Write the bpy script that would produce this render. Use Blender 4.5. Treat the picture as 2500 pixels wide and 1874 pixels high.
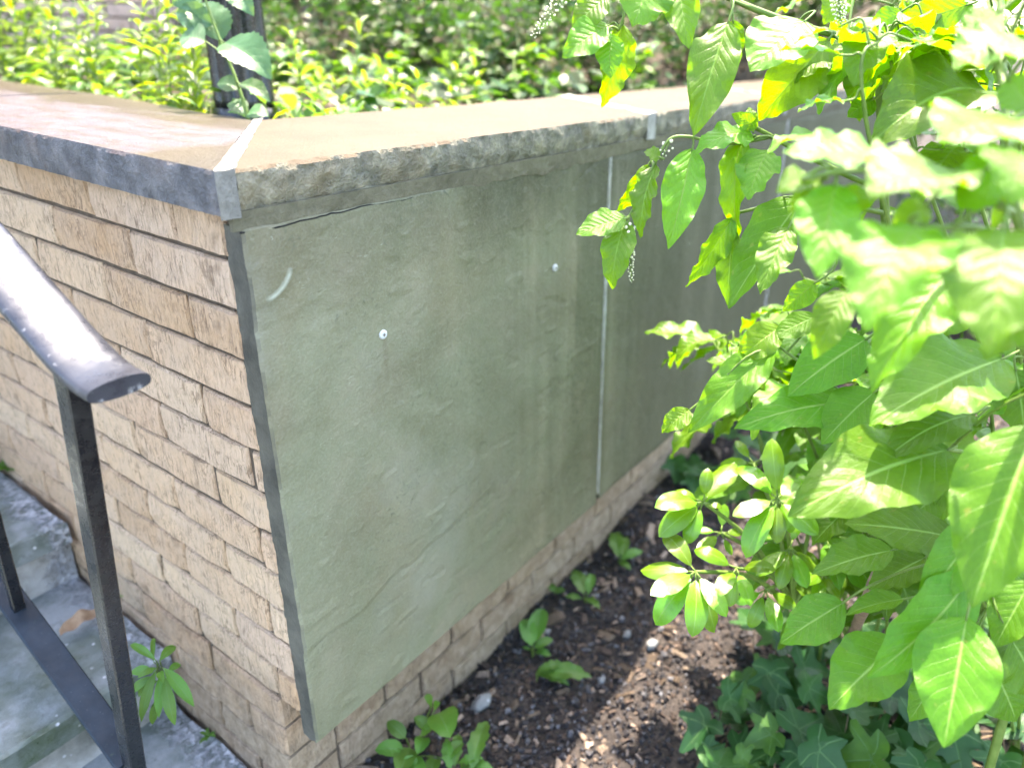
import bpy, math, random
from mathutils import Vector, Matrix, noise
random.seed(7)
PI = math.pi
for o in list(bpy.data.objects):
    bpy.data.objects.remove(o)
S = bpy.context.scene
COL = S.collection

# ------------------------------------------------------------------ camera
FPX, PPX, PPY = 1804.0874, 1450.7724, 810.2054        # focal length and optical centre in photograph pixels (2500 wide)
CAM = Vector((-0.4755, -0.8374, 0.1969))
RIGHT = Vector((0.55286662, -0.83269686, 0.03089406))
DOWN = Vector((-0.29485133, -0.23017357, -0.9274065))
FWD = Vector((0.77935948, 0.50362295, -0.37277706))
cd = bpy.data.cameras.new('camera')
cam = bpy.data.objects.new('camera', cd)
COL.objects.link(cam)
m = Matrix((RIGHT, -DOWN, -FWD)).transposed().to_4x4()
m.translation = CAM
cam.matrix_world = m
cd.sensor_fit = 'HORIZONTAL'
cd.sensor_width = 36.0
cd.lens = FPX * 36.0 / 2500.0
cd.shift_x = (1250.0 - PPX) / 2500.0
cd.shift_y = (PPY - 937.0) / 2500.0
cd.clip_start = 0.02
cd.clip_end = 400.0
cd.dof.use_dof = True
cd.dof.focus_distance = 1.0
cd.dof.aperture_fstop = 2.3
S.camera = cam

# ------------------------------------------------------------------ sky, sun, exposure
SUN = Vector((0.36, 0.17, 1.0)).normalized()
EL = math.asin(SUN.z)
w = bpy.data.worlds.new('World')
S.world = w
w.use_nodes = True
nt = w.node_tree
sky = nt.nodes.new('ShaderNodeTexSky')
sky.sky_type = 'NISHITA'
sky.sun_disc = False
sky.sun_elevation = EL
sky.sun_rotation = math.atan2(SUN.x, SUN.y)
sky.air_density = 1.0
sky.dust_density = 2.0
sky.ozone_density = 1.0
bg = nt.nodes['Background']
bg.inputs['Strength'].default_value = 0.15
nt.links.new(sky.outputs['Color'], bg.inputs['Color'])
sd = bpy.data.lights.new('sun', 'SUN')
sd.energy = 2.8
sd.angle = math.radians(0.53)
sd.color = (1.0, 0.94, 0.84)
so = bpy.data.objects.new('sun', sd)
COL.objects.link(so)
so.rotation_euler = (-SUN).to_track_quat('-Z', 'Y').to_euler()
so.location = (3, 2, 8)
S.view_settings.view_transform = 'Standard'
S.view_settings.look = 'None'
S.view_settings.gamma = 1.0
S.view_settings.exposure = 3.08
S.view_settings.use_curve_mapping = False
S.view_settings.use_white_balance = True        # camera set for shade
S.view_settings.white_balance_temperature = 7300
S.view_settings.white_balance_tint = 10
S.cycles.use_adaptive_sampling = True
S.cycles.adaptive_threshold = 0.03
S.cycles.use_light_tree = False
S.cycles.caustics_reflective = False
S.cycles.caustics_refractive = False
S.cycles.blur_glossy = 1.0
S.cycles.max_bounces = 6
S.cycles.diffuse_bounces = 3
S.cycles.glossy_bounces = 2
S.cycles.transmission_bounces = 4

# ------------------------------------------------------------------ helpers
def P(u, v, d):
    """Point at depth d (metres along the view axis) seen at photograph pixel u, v."""
    return CAM + (RIGHT * ((u - PPX) / FPX) + DOWN * ((v - PPY) / FPX) + FWD) * d

def PZ(u, v, z):
    r = RIGHT * ((u - PPX) / FPX) + DOWN * ((v - PPY) / FPX) + FWD
    return CAM + r * ((z - CAM.z) / r.z)

def lerp(a, b, t):
    return a + (b - a) * t

def rnd(a, b):
    return random.uniform(a, b)

def sstep(a, b, x):
    t = max(0.0, min(1.0, (x - a) / (b - a)))
    return t * t * (3 - 2 * t)

def tag(o, label=None, cat=None, group=None, kind=None):
    if label: o['label'] = label
    if cat: o['category'] = cat
    if group: o['group'] = group
    if kind: o['kind'] = kind
    return o

def thing(name, loc, label, cat, group=None):
    o = bpy.data.objects.new(name, None)
    o.empty_display_size = 0.05
    COL.objects.link(o)
    o.location = loc
    return tag(o, label, cat, group)

def place(name, mesh, parent=None, mw=None, mat=None):
    """Link an object; its matrix is given in world space, parents only carry a translation."""
    o = bpy.data.objects.new(name, mesh)
    COL.objects.link(o)
    mw = mw if mw is not None else Matrix.Identity(4)
    if parent is not None:
        o.parent = parent
        off = Vector(parent.location)
        pp = parent.parent
        while pp is not None:
            off += Vector(pp.location)
            pp = pp.parent
        mw = Matrix.Translation(-off) @ mw
    o.matrix_basis = mw
    return o

class MB:
    def __init__(self):
        self.v = []; self.f = []; self.uv = None
    def box(self, a, b):
        n = len(self.v)
        for z in (a[2], b[2]):
            for y in (a[1], b[1]):
                for x in (a[0], b[0]):
                    self.v.append(Vector((x, y, z)))
        for q in ((0, 2, 3, 1), (4, 5, 7, 6), (0, 1, 5, 4), (2, 6, 7, 3), (0, 4, 6, 2), (1, 3, 7, 5)):
            self.f.append([n + i for i in q])
        return self
    def tube(self, pts, rad, n=7, cap=True):
        pts = [Vector(p) for p in pts]
        k = len(pts)
        rads = rad if isinstance(rad, (list, tuple)) else [rad] * k
        b0 = len(self.v)
        ref = Vector((0.31, 0.52, 0.79))
        for i, p in enumerate(pts):
            t = (pts[min(k - 1, i + 1)] - pts[max(0, i - 1)])
            t = t.normalized() if t.length > 1e-9 else Vector((0, 0, 1))
            a = t.cross(ref)
            if a.length < 0.05: a = t.cross(Vector((1, 0, 0)))
            a.normalize()
            b = t.cross(a)
            for j in range(n):
                an = 2 * PI * j / n
                self.v.append(p + (a * math.cos(an) + b * math.sin(an)) * rads[i])
        for i in range(k - 1):
            for j in range(n):
                j2 = (j + 1) % n
                self.f.append([b0 + i * n + j, b0 + i * n + j2, b0 + (i + 1) * n + j2, b0 + (i + 1) * n + j])
        if cap:
            self.f.append([b0 + j for j in range(n)][::-1])
            self.f.append([b0 + (k - 1) * n + j for j in range(n)])
        return self
    def blob(self, c, r, seg=8, rings=5, sq=(1, 1, 1), jit=0.0, seed=0):
        b0 = len(self.v)
        c = Vector(c)
        for i in range(rings + 1):
            th = PI * i / rings
            for j in range(seg):
                ph = 2 * PI * j / seg
                d = Vector((math.sin(th) * math.cos(ph), math.sin(th) * math.sin(ph), math.cos(th)))
                k = 1 + jit * noise.noise(d * 1.7 + Vector((seed, seed * .3, 1)))
                self.v.append(c + Vector((d.x * sq[0], d.y * sq[1], d.z * sq[2])) * r * k)
        for i in range(rings):
            for j in range(seg):
                j2 = (j + 1) % seg
                self.f.append([b0 + i * seg + j, b0 + (i + 1) * seg + j, b0 + (i + 1) * seg + j2, b0 + i * seg + j2])
        return self
    def mesh(self, name, mat=None, smooth=False, sharp=0):
        me = bpy.data.meshes.new(name)
        me.from_pydata([tuple(p) for p in self.v], [], self.f)
        if self.uv:
            lay = me.uv_layers.new(name='UVMap')
            for poly in me.polygons:
                for li, vi in zip(poly.loop_indices, poly.vertices):
                    lay.data[li].uv = self.uv[vi]
        if smooth:
            for p in me.polygons: p.use_smooth = True
            if sharp: me.set_sharp_from_angle(angle=math.radians(sharp))
        if mat: me.materials.append(mat)
        me.update()
        return me
    def build(self, name, mat, parent=None, smooth=False, mw=None, sharp=0):
        return place(name, self.mesh(name, mat, smooth, sharp), parent, mw)

def smooth_path(pts, n=6):
    """Catmull-Rom through the points."""
    pts = [Vector(p) for p in pts]
    out = []
    for i in range(len(pts) - 1):
        p0 = pts[max(0, i - 1)]; p1 = pts[i]; p2 = pts[i + 1]; p3 = pts[min(len(pts) - 1, i + 2)]
        for k in range(n):
            t = k / n
            out.append(0.5 * ((2 * p1) + (p2 - p0) * t + (2 * p0 - 5 * p1 + 4 * p2 - p3) * t * t + (3 * p1 - p0 - 3 * p2 + p3) * t ** 3))
    out.append(pts[-1])
    return out

# ------------------------------------------------------------------ materials
class NM:
    def __init__(self, name):
        self.m = bpy.data.materials.new(name)
        self.m.use_nodes = True
        self.t = self.m.node_tree
        self.b = self.t.nodes['Principled BSDF']
        self.out = self.t.nodes['Material Output']
        self.tc = None
    def n(self, kind, **kw):
        nd = self.t.nodes.new('ShaderNode' + kind)
        for k, val in kw.items():
            setattr(nd, k, val)
        return nd
    def l(self, a, b):
        self.t.links.new(a, b)
    def co(self, which='Object'):
        if self.tc is None: self.tc = self.n('TexCoord')
        return self.tc.outputs[which]
    def pos(self):
        return self.n('NewGeometry').outputs['Position']
    def mapping(self, src, scale=(1, 1, 1), loc=(0, 0, 0), rot=(0, 0, 0)):
        mp = self.n('Mapping')
        mp.inputs['Scale'].default_value = scale
        mp.inputs['Location'].default_value = loc
        mp.inputs['Rotation'].default_value = rot
        self.l(src, mp.inputs['Vector'])
        return mp.outputs['Vector']
    def noise(self, src, scale, detail=4, rough=0.6, dist=0.0):
        t = self.n('TexNoise')
        t.inputs['Scale'].default_value = scale
        t.inputs['Detail'].default_value = detail
        t.inputs['Roughness'].default_value = rough
        t.inputs['Distortion'].default_value = dist
        self.l(src, t.inputs['Vector'])
        return t.outputs['Fac']
    def voro(self, src, scale, feature='F1'):
        t = self.n('TexVoronoi', feature=feature)
        t.inputs['Scale'].default_value = scale
        self.l(src, t.inputs['Vector'])
        return t.outputs['Distance']
    def ramp(self, fac, stops):
        r = self.n('ValToRGB')
        el = r.color_ramp.elements
        el[0].position, el[0].color = stops[0][0], (*stops[0][1], 1)
        el[1].position, el[1].color = stops[-1][0], (*stops[-1][1], 1)
        for p, c in stops[1:-1]:
            e = el.new(p); e.color = (*c, 1)
        self.l(fac, r.inputs['Fac'])
        return r.outputs['Color']
    def rng(self, fac, a, b, c=0.0, d=1.0):
        r = self.n('MapRange')
        r.clamp = True
        self.l(fac, r.inputs['Value'])
        for k, val in zip(('From Min', 'From Max', 'To Min', 'To Max'), (a, b, c, d)):
            r.inputs[k].default_value = val
        return r.outputs['Result']
    def math(self, op, a, b=None, c=None):
        nd = self.n('Math', operation=op)
        for i, x in enumerate((a, b, c)):
            if x is None: continue
            if isinstance(x, (int, float)): nd.inputs[i].default_value = x
            else: self.l(x, nd.inputs[i])
        return nd.outputs[0]
    def mix(self, fac, a, b, mode='MIX'):
        nd = self.n('Mix', data_type='RGBA', blend_type=mode)
        for s, x in ((0, fac), (6, a), (7, b)):
            if isinstance(x, (int, float)): nd.inputs[s].default_value = x
            elif isinstance(x, tuple): nd.inputs[s].default_value = (*x, 1)
            else: self.l(x, nd.inputs[s])
        return nd.outputs[2]
    def bump(self, h, dist, strength=1.0, prev=None):
        b = self.n('Bump')
        b.inputs['Distance'].default_value = dist
        b.inputs['Strength'].default_value = strength
        self.l(h, b.inputs['Height'])
        if prev is not None: self.l(prev, b.inputs['Normal'])
        return b.outputs['Normal']
    def fin(self, col=None, rough=None, normal=None, spec=None, coat=None):
        for k, x in (('Base Color', col), ('Roughness', rough), ('Normal', normal), ('Specular IOR Level', spec), ('Coat Weight', coat)):
            if x is None: continue
            if isinstance(x, (int, float)): self.b.inputs[k].default_value = x
            elif isinstance(x, tuple): self.b.inputs[k].default_value = (*x, 1)
            else: self.l(x, self.b.inputs[k])
        return self.m
    def orand(self):
        return self.n('ObjectInfo').outputs['Random']
    def shifted(self, src, amt=40.0):
        a = self.n('VectorMath', operation='ADD')
        self.l(src, a.inputs[0])
        v = self.n('CombineXYZ')
        r = self.math('MULTIPLY', self.orand(), amt)
        for i in range(3): self.l(r, v.inputs[i])
        self.l(v.outputs[0], a.inputs[1])
        return a.outputs[0]
    def sep(self, src):
        s = self.n('SeparateXYZ')
        self.l(src, s.inputs[0])
        return s.outputs

def mat_brick(name, tint=(1, 1, 1), stain=True):
    a = NM(name)
    oc = a.shifted(a.co())
    pick = a.ramp(a.orand(), [(0, (.60, .385, .235)), (.25, (.74, .515, .335)), (.45, (.67, .45, .305)), (.65, (.80, .585, .39)), (.85, (.70, .50, .36)), (1, (.63, .41, .25))])
    blot = a.noise(oc, 18, 4)
    c = a.mix(a.rng(blot, .35, .7), pick, a.mix(.5, pick, (.66, .50, .38)))
    st = a.noise(a.mapping(oc, (260, 260, 34)), 1.0, 3, .65, .6)         # dragged, bark-like wire-cut texture
    fl = a.rng(st, .36, .47, 1, 0)
    crk = a.noise(a.mapping(oc, (120, 120, 60)), 1.0, 5, .75, 1.2)
    fl2 = a.rng(crk, .42, .47, 1, 0)
    gate = a.rng(a.noise(oc, 30, 3), .38, .62)
    f = a.math('MULTIPLY', a.math('MAXIMUM', fl, a.math('MULTIPLY', fl2, .8)), a.math('ADD', a.math('MULTIPLY', gate, .62), .16))
    c = a.mix(f, c, (.20, .12, .075))
    if stain:
        wp = a.pos()
        z = a.sep(wp)[2]
        nz = a.noise(wp, 9, 5, .7)
        low = a.math('MULTIPLY', a.rng(a.math('ADD', z, a.math('MULTIPLY', nz, .5)), -.70, -.52, 1, 0), .6)
        c = a.mix(low, c, a.mix(a.rng(a.noise(wp, 45, 4), .4, .62), (.13, .105, .075), (.30, .25, .20)))
        top = a.math('MULTIPLY', a.rng(a.noise(wp, 14, 4), .60, .72), .6)
        c = a.mix(top, c, (.20, .125, .08))
    if tint != (1, 1, 1): c = a.mix(1.0, c, tint, 'MULTIPLY')
    h = a.math('ADD', a.math('MULTIPLY', st, .8), crk)
    nm = a.bump(h, .006, 1.0)
    nm = a.bump(blot, .003, .5, nm)
    return a.fin(c, .88, nm, .25)

def mat_mortar(name, c1, c2, bump=.003):
    a = NM(name)
    p = a.pos()
    n1 = a.noise(p, 60, 6, .7)
    n2 = a.noise(p, 9, 3)
    c = a.mix(a.rng(n1, .3, .7), c1, c2)
    c = a.mix(a.rng(n2, .5, .75, 0, .5), c, tuple(x * .55 for x in c1))
    return a.fin(c, .92, a.bump(n1, bump), .2)

def mat_slab():
    a = NM('bluestone_slab')
    p = a.pos()
    big = a.noise(p, 3.2, 4, .6, .5)
    mid = a.noise(p, 13, 6, .66)
    fine = a.noise(p, 260, 3, .6)
    c = a.ramp(big, [(.30, (.150, .148, .090)), (.45, (.195, .192, .127)), (.55, (.215, .200, .138)), (.68, (.238, .215, .160))])
    c = a.mix(a.rng(mid, .35, .7, 0, .55), c, (.175, .195, .125))
    ox = a.rng(a.noise(a.mapping(p, (1.6, 1.6, 1.1), (3.1, 0, 1.7)), 2.1, 4, .6), .52, .72, 0, .55)
    c = a.mix(ox, c, (.245, .205, .135))
    c = a.mix(a.rng(a.noise(a.mapping(p, (1, 1, 1.6)), 1.9, 5, .62, .9), .46, .64, 0, .6), c, (.115, .105, .060))
    c = a.mix(a.rng(a.noise(a.mapping(p, (1, 1, .7), (7, 0, 3)), 2.6, 5, .6, .6), .54, .70, 0, .5), c, (.27, .275, .235))
    # rain-washed algae: vertical streaks, from the far half of the panel onwards
    st = a.noise(a.mapping(p, (14, 14, .9)), 1.0, 4, .6)
    sx = a.sep(p)
    wz = a.rng(sx[0], .18, .80)
    topz = a.rng(a.math('ADD', sx[2], a.math('MULTIPLY', mid, .3)), -.75, .05)
    al = a.math('MULTIPLY', a.math('MULTIPLY', a.rng(st, .37, .58), wz), a.math('ADD', a.math('MULTIPLY', topz, .65), .35))
    c = a.mix(a.math('MULTIPLY', al, .8), c, (.040, .050, .020))
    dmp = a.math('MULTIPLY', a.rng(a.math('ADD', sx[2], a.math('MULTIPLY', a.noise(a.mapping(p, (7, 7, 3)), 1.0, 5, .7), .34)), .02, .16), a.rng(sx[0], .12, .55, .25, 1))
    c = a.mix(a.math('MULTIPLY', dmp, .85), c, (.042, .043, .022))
    far = a.rng(sx[0], .74, 1.0)  # painted shade: farther slabs coloured darker, standing in for the shade of the bushes
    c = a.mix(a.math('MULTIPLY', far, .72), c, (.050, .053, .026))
    spk = a.noise(p, 130, 2, .5)
    gate = a.rng(a.noise(p, 5, 3), .48, .65)
    c = a.mix(a.math('MULTIPLY', a.rng(spk, .60, .68), a.math('MULTIPLY', gate, .75)), c, (.045, .055, .035))
    def near(px, pz, wx, wz):
        dx = a.math('DIVIDE', a.math('SUBTRACT', sx[0], px), wx)
        dz = a.math('DIVIDE', a.math('SUBTRACT', sx[2], pz), wz)
        return a.math('ADD', a.math('MULTIPLY', dx, dx), a.math('MULTIPLY', dz, dz))
    # rust run under the first screw, pale crescent scar at the near top corner
    c = a.mix(a.math('MULTIPLY', a.rng(near(.197, -.255, .006, .042), .2, 1.0, 1, 0), a.rng(mid, .3, .6, .1, .45)), c, (.12, .10, .065))
    cres = a.math('MULTIPLY', a.rng(a.math('ABSOLUTE', a.math('SUBTRACT', near(.010, -.072, .0505, .047), 1.0)), .02, .22, 1, 0), a.rng(near(.042, -.104, .024, .024), .5, 1.3, 1, 0))
    c = a.mix(a.math('MULTIPLY', cres, a.rng(mid, .35, .6, .45, .85)), c, (.46, .49, .43))
    scr = a.noise(a.mapping(p, (60, 60, 170), rot=(0, .5, 0)), 1.0, 2, .5, 1.5)
    c = a.mix(a.rng(scr, .70, .78, 0, .35), c, (.42, .45, .38))
    c = a.mix(a.rng(fine, .42, .68, 0, .14), c, (.38, .38, .29))
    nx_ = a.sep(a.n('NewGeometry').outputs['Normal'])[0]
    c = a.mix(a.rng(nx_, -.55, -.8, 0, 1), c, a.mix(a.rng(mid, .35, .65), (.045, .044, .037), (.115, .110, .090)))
    lay = a.noise(p, 5.0, 2, .4, .8)
    ridge = a.noise(p, 40, 4, .6, .4)
    nm = a.bump(lay, .003, .3)
    nm = a.bump(ridge, .0036, .7, nm)
    nm = a.bump(fine, .0013, .7, nm)
    return a.fin(c, .62, nm, .35)

def mat_coping(name, base, edge, wet=True):
    a = NM(name)
    p = a.pos()
    big = a.noise(p, 7, 5, .6)
    fine = a.noise(p, 240, 4, .65)
    mid = a.noise(p, 30, 5, .65)
    c = a.mix(a.rng(big, .35, .68), base, edge)
    rough = .75
    if wet:
        sx = a.sep(p)
        # purplish flagstone streak with a ragged outline, brown stone towards the joint and the back
        d = a.math('ADD', sx[0], a.math('MULTIPLY', a.noise(a.mapping(p, (9, 2.5, 1)), 1.3, 5, .65), .26))
        e = a.math('SUBTRACT', sx[1], a.math('MULTIPLY', a.noise(p, 9, 4), .16))
        msk = a.math('MULTIPLY', a.rng(d, .30, .345, 1, 0), a.rng(e, .035, .075, 0, 1))
        msk = a.math('MULTIPLY', msk, a.rng(a.noise(a.mapping(p, (30, 8, 1)), 1.2, 4, .7), .36, .56, .35, 1))
        c = a.mix(msk, c, a.mix(a.rng(mid, .35, .65), (.050, .039, .049), (.080, .064, .075)))
        rough = a.mix(msk, (.36, .36, .36), (.55, .55, .55))
    c = a.mix(a.rng(fine, .58, .75, 0, .4), c, tuple(min(1, x * 1.5) for x in base))
    nrm = a.n('NewGeometry').outputs['Normal']
    nz = a.sep(nrm)[2]
    side = a.rng(nz, .35, .75, 1, 0)
    sc = a.ramp(mid, [(.3, (.085, .085, .068)), (.5, (.19, .18, .14)), (.68, (.36, .33, .25))] if not wet else [(.3, (.055, .055, .062)), (.5, (.115, .115, .125)), (.7, (.21, .20, .205))])
    rst = a.rng(a.noise(p, 12, 4), .52, .68, 0, .55)
    sc = a.mix(rst, sc, (.20, .155, .09) if not wet else (.16, .125, .115))
    c = a.mix(side, c, sc)
    nm = a.bump(a.mix(side, (.5, .5, .5), mid), .009, .9)
    nm = a.bump(mid, .003, .5, nm)
    nm = a.bump(fine, .0025, .9, nm)
    return a.fin(c, rough, nm, .4)

def mat_metal(name, col, worn=(.10, .105, .12), rough=.32):
    a = NM(name)
    p = a.pos()
    n1 = a.noise(p, 55, 6, .72)
    n2 = a.noise(p, 14, 4, .6)
    n3 = a.voro(p, 160)
    c = a.mix(a.rng(n2, .40, .7, 0, .55), col, tuple(min(1, x * 2.2 + .008) for x in col))
    c = a.mix(a.rng(n1, .62, .70, 0, .75), c, worn)
    c = a.mix(a.math('MULTIPLY', a.rng(n3, .09, .06, 0, .4), a.rng(n2, .48, .60)), c, (.22, .22, .23))
    r = a.rng(n1, .3, .75, rough - .08, rough + .25)
    return a.fin(c, r, a.bump(n1, .0007, .6), .6)

def mat_stone(name, c1, c2, c3, speck=(.55, .56, .6), lime=False, rlo=.42):
    a = NM(name)
    p = a.pos()
    n1 = a.noise(p, 8, 6, .65)
    n2 = a.noise(p, 40, 5, .7)
    v = a.voro(p, 46)
    c = a.ramp(n1, [(.32, c1), (.5, c2), (.66, c3)])
    c = a.mix(a.rng(n2, .55, .72, 0, .5), c, tuple(x * .5 for x in c1))
    c = a.mix(a.math('MULTIPLY', a.rng(v, .16, .09), a.rng(a.noise(p, 15, 2), .5, .6)), c, speck)
    h = n2
    if lime:                                   # lime that has leached out of the wall foot and dried in a ragged crust
        sx = a.sep(p)
        big = a.noise(p, 22, 6, .72)
        edge = a.rng(a.math('ADD', sx[0], a.math('MULTIPLY', a.math('SUBTRACT', big, .5), .13)), -.062, -.040)
        msk = a.math('MULTIPLY', edge, a.rng(a.noise(p, 70, 5, .75), .38, .55))
        c = a.mix(msk, c, a.mix(a.rng(n2, .35, .65), (.30, .31, .35), (.52, .53, .57)))
        h = a.math('ADD', n2, a.math('MULTIPLY', msk, 1.6))
    return a.fin(c, a.rng(n1, .3, .7, rlo, .8), a.bump(h, .004, .8), .45)

def mat_soil(name, c1, c2, c3):
    a = NM(name)
    p = a.pos()
    n1 = a.noise(p, 12, 7, .72)
    n2 = a.noise(p, 90, 5, .7)
    c = a.ramp(n1, [(.3, c1), (.5, c2), (.72, c3)])
    c = a.mix(a.rng(n2, .5, .75, 0, .6), c, tuple(min(1, x * 2.0) for x in c3))
    return a.fin(c, .95, a.bump(n2, .012, 1.0), .2)

def mat_island(name, stops, rough=.85, bump=.002):
    a = NM(name)
    r = a.n('NewGeometry').outputs['Random Per Island']
    c = a.ramp(r, stops)
    n = a.noise(a.pos(), 120, 4, .7)
    c = a.mix(a.rng(n, .4, .7, 0, .4), c, (.03, .02, .015))
    return a.fin(c, rough, a.bump(n, bump), .25)

def mat_leaf(name, top, trans, vein=(.30, .42, .12), nvein=9.0, lat=.45, slope=2.3, rough=.38, tfac=.42, bump=.0012, var=.10, spots=0.0, spec=.5, pillow=.35, island=False):
    a = NM(name)
    uv = a.sep(a.co('UV'))
    x = a.math('MULTIPLY', a.math('ABSOLUTE', a.math('SUBTRACT', uv[0], .5)), 2.0)
    oc = a.shifted(a.co('Object'), 9.0)
    nz = a.noise(oc, 3.0, 4, .6)
    mid = a.rng(x, .02, .055, 1, 0)
    t = a.math('SUBTRACT', a.math('MULTIPLY', uv[1], nvein), a.math('MULTIPLY', x, slope))
    t = a.math('ADD', t, a.math('MULTIPLY', nz, .5))
    pp = a.math('PINGPONG', t, .5)
    la = a.math('MULTIPLY', a.rng(pp, .0, .045, 1, 0), a.rng(x, .45, 1.0, 1, .1))
    vn = a.math('MAXIMUM', mid, a.math('MULTIPLY', la, lat))
    hs = a.n('HueSaturation')
    ran = a.n('NewGeometry').outputs['Random Per Island'] if island else a.orand()
    a.l(a.math('ADD', .5 - var * .20, a.math('MULTIPLY', ran, var * .26)), hs.inputs['Hue'])
    a.l(a.math('ADD', 1 - var * 2.2, a.math('MULTIPLY', ran, var * 4.4)), hs.inputs['Value'])
    fine = a.noise(oc, 26, 4, .65)
    c0 = a.mix(a.rng(nz, .35, .68), tuple(q * .82 for q in top), tuple(min(1, q * 1.2) for q in top))
    c0 = a.mix(a.rng(fine, .45, .75, 0, .3), c0, tuple(q * .65 for q in top))
    if spots:
        c0 = a.mix(a.rng(a.noise(oc, 14, 3), .66, .70, 0, spots), c0, (.30, .25, .06))
        c0 = a.mix(a.rng(a.noise(oc, 38, 2), .70, .74, 0, spots), c0, (.10, .07, .02))
    a.l(c0, hs.inputs['Color'])
    c = a.mix(vn, hs.outputs['Color'], vein)
    h = a.math('SUBTRACT', a.math('MULTIPLY', a.math('MULTIPLY', pp, a.rng(x, .0, .9, 1, .35)), pillow), a.math('MULTIPLY', vn, .30))
    nm = a.bump(h, bump * 2.0, .5)
    nm = a.bump(fine, bump, .5, nm)
    a.fin(c, rough, nm, spec)
    tr = a.n('BsdfTranslucent')
    tcol = a.mix(a.rng(nz, .3, .7), trans, tuple(q * .62 for q in trans))
    tcol = a.mix(a.rng(fine, .4, .7, 0, .5), tcol, tuple(q * .55 for q in trans))
    tcol = a.mix(vn, tcol, tuple(q * .38 for q in trans))
    a.l(tcol, tr.inputs['Color'])
    a.l(nm, tr.inputs['Normal'])
    ms = a.n('MixShader')
    ms.inputs[0].default_value = tfac
    a.l(a.b.outputs[0], ms.inputs[1])
    a.l(tr.outputs[0], ms.inputs[2])
    a.l(ms.outputs[0], a.out.inputs['Surface'])
    return a.m

def mat_plain(name, c1, c2, rough=.6, scale=60, bump=.0006):
    a = NM(name)
    n = a.noise(a.pos(), scale, 4, .65)
    return a.fin(a.mix(a.rng(n, .35, .7), c1, c2), rough, a.bump(n, bump), .4)

M = {}
M['brick'] = mat_brick('tan_brick')
M['brick_far'] = mat_brick('pale_brick', (1.05, 1.08, 1.3), False)
M['joint'] = mat_mortar('dark_recessed_mortar', (.085, .064, .048), (.17, .13, .10), .006)
M['white_mortar'] = mat_mortar('pale_mortar', (.26, .255, .235), (.46, .45, .42), .005)
M['joint_mortar'] = mat_mortar('weathered_joint_mortar', (.15, .145, .13), (.29, .28, .26), .006)
M['bed_mortar'] = mat_mortar('grey_bed_mortar', (.125, .118, .082), (.21, .195, .145), .006)
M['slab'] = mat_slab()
M['cop_l'] = mat_coping('purple_flagstone', (.036, .0240, .0130), (.054, .037, .022), True)
M['cop_r'] = mat_coping('tan_flagstone', (.056, .0375, .0195), (.078, .0535, .030), False)
M['iron'] = mat_metal('dark_painted_iron', (.0035, .0045, .007), worn=(.03, .034, .04), rough=.22)
M['iron_blue'] = mat_metal('blue_black_iron', (.009, .017, .028), worn=(.05, .07, .055), rough=.5)
M['iron_blue'].node_tree.nodes['Principled BSDF'].inputs['Specular IOR Level'].default_value = .3
M['rail'] = mat_metal('glossy_black_rail', (.028, .030, .040), worn=(.42, .42, .45), rough=.27)
M['rail'].node_tree.nodes['Principled BSDF'].inputs['Metallic'].default_value = .35
M['screw'] = mat_metal('zinc_screw', (.38, .39, .40), (.20, .17, .14), .35)
M['tread'] = mat_stone('mossy_bluestone', (.060, .080, .050), (.145, .17, .165), (.27, .29, .31), lime=True, rlo=.26)
M['riser'] = mat_stone('stained_concrete', (.14, .14, .125), (.27, .265, .25), (.42, .42, .43), lime=True)
M['soil'] = mat_soil('dark_bed_soil', (.024, .021, .021), (.050, .042, .041), (.095, .078, .070))
M['bank'] = mat_soil('planter_earth', (.040, .030, .020), (.075, .058, .042), (.13, .105, .08))
M['chips'] = mat_island('bark_mulch', [(0, (.026, .02, .018)), (.4, (.055, .039, .033)), (.75, (.115, .080, .064)), (.92, (.24, .175, .14)), (1, (.40, .31, .25))])
M['clods'] = mat_island('soil_crumbs', [(0, (.018, .017, .020)), (.6, (.045, .042, .047)), (.9, (.10, .096, .105)), (1, (.2, .2, .22))])
M['litter'] = mat_island('dead_leaves', [(0, (.06, .042, .03)), (.6, (.13, .095, .07)), (1, (.26, .20, .16))])
M['pebble'] = mat_stone('grey_pebble', (.12, .12, .13), (.18, .185, .19), (.24, .25, .26))
M['poke'] = mat_leaf('pokeweed_leaf', (.085, .225, .012), (.32, .66, .008), (.24, .42, .06), tfac=.44, var=.17, spots=.4, pillow=.85, bump=.0016)
M['poke_lo'] = mat_leaf('pokeweed_old_leaf', (.072, .205, .014), (.27, .60, .012), (.28, .46, .10), lat=.6, tfac=.42, var=.15, spots=.5, spec=.32, pillow=.6, bump=.0015)
M['poke_y'] = mat_leaf('pokeweed_young_leaf', (.11, .25, .010), (.40, .72, .005), (.30, .46, .05), tfac=.48, pillow=.8, bump=.0016)
M['rhodo'] = mat_leaf('rhododendron_leaf', (.10, .26, .014), (.40, .72, .012), (.24, .42, .06), lat=.10, rough=.26, tfac=.34, bump=.0005, spec=.6, pillow=.15, var=.16, spots=.3)
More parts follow.
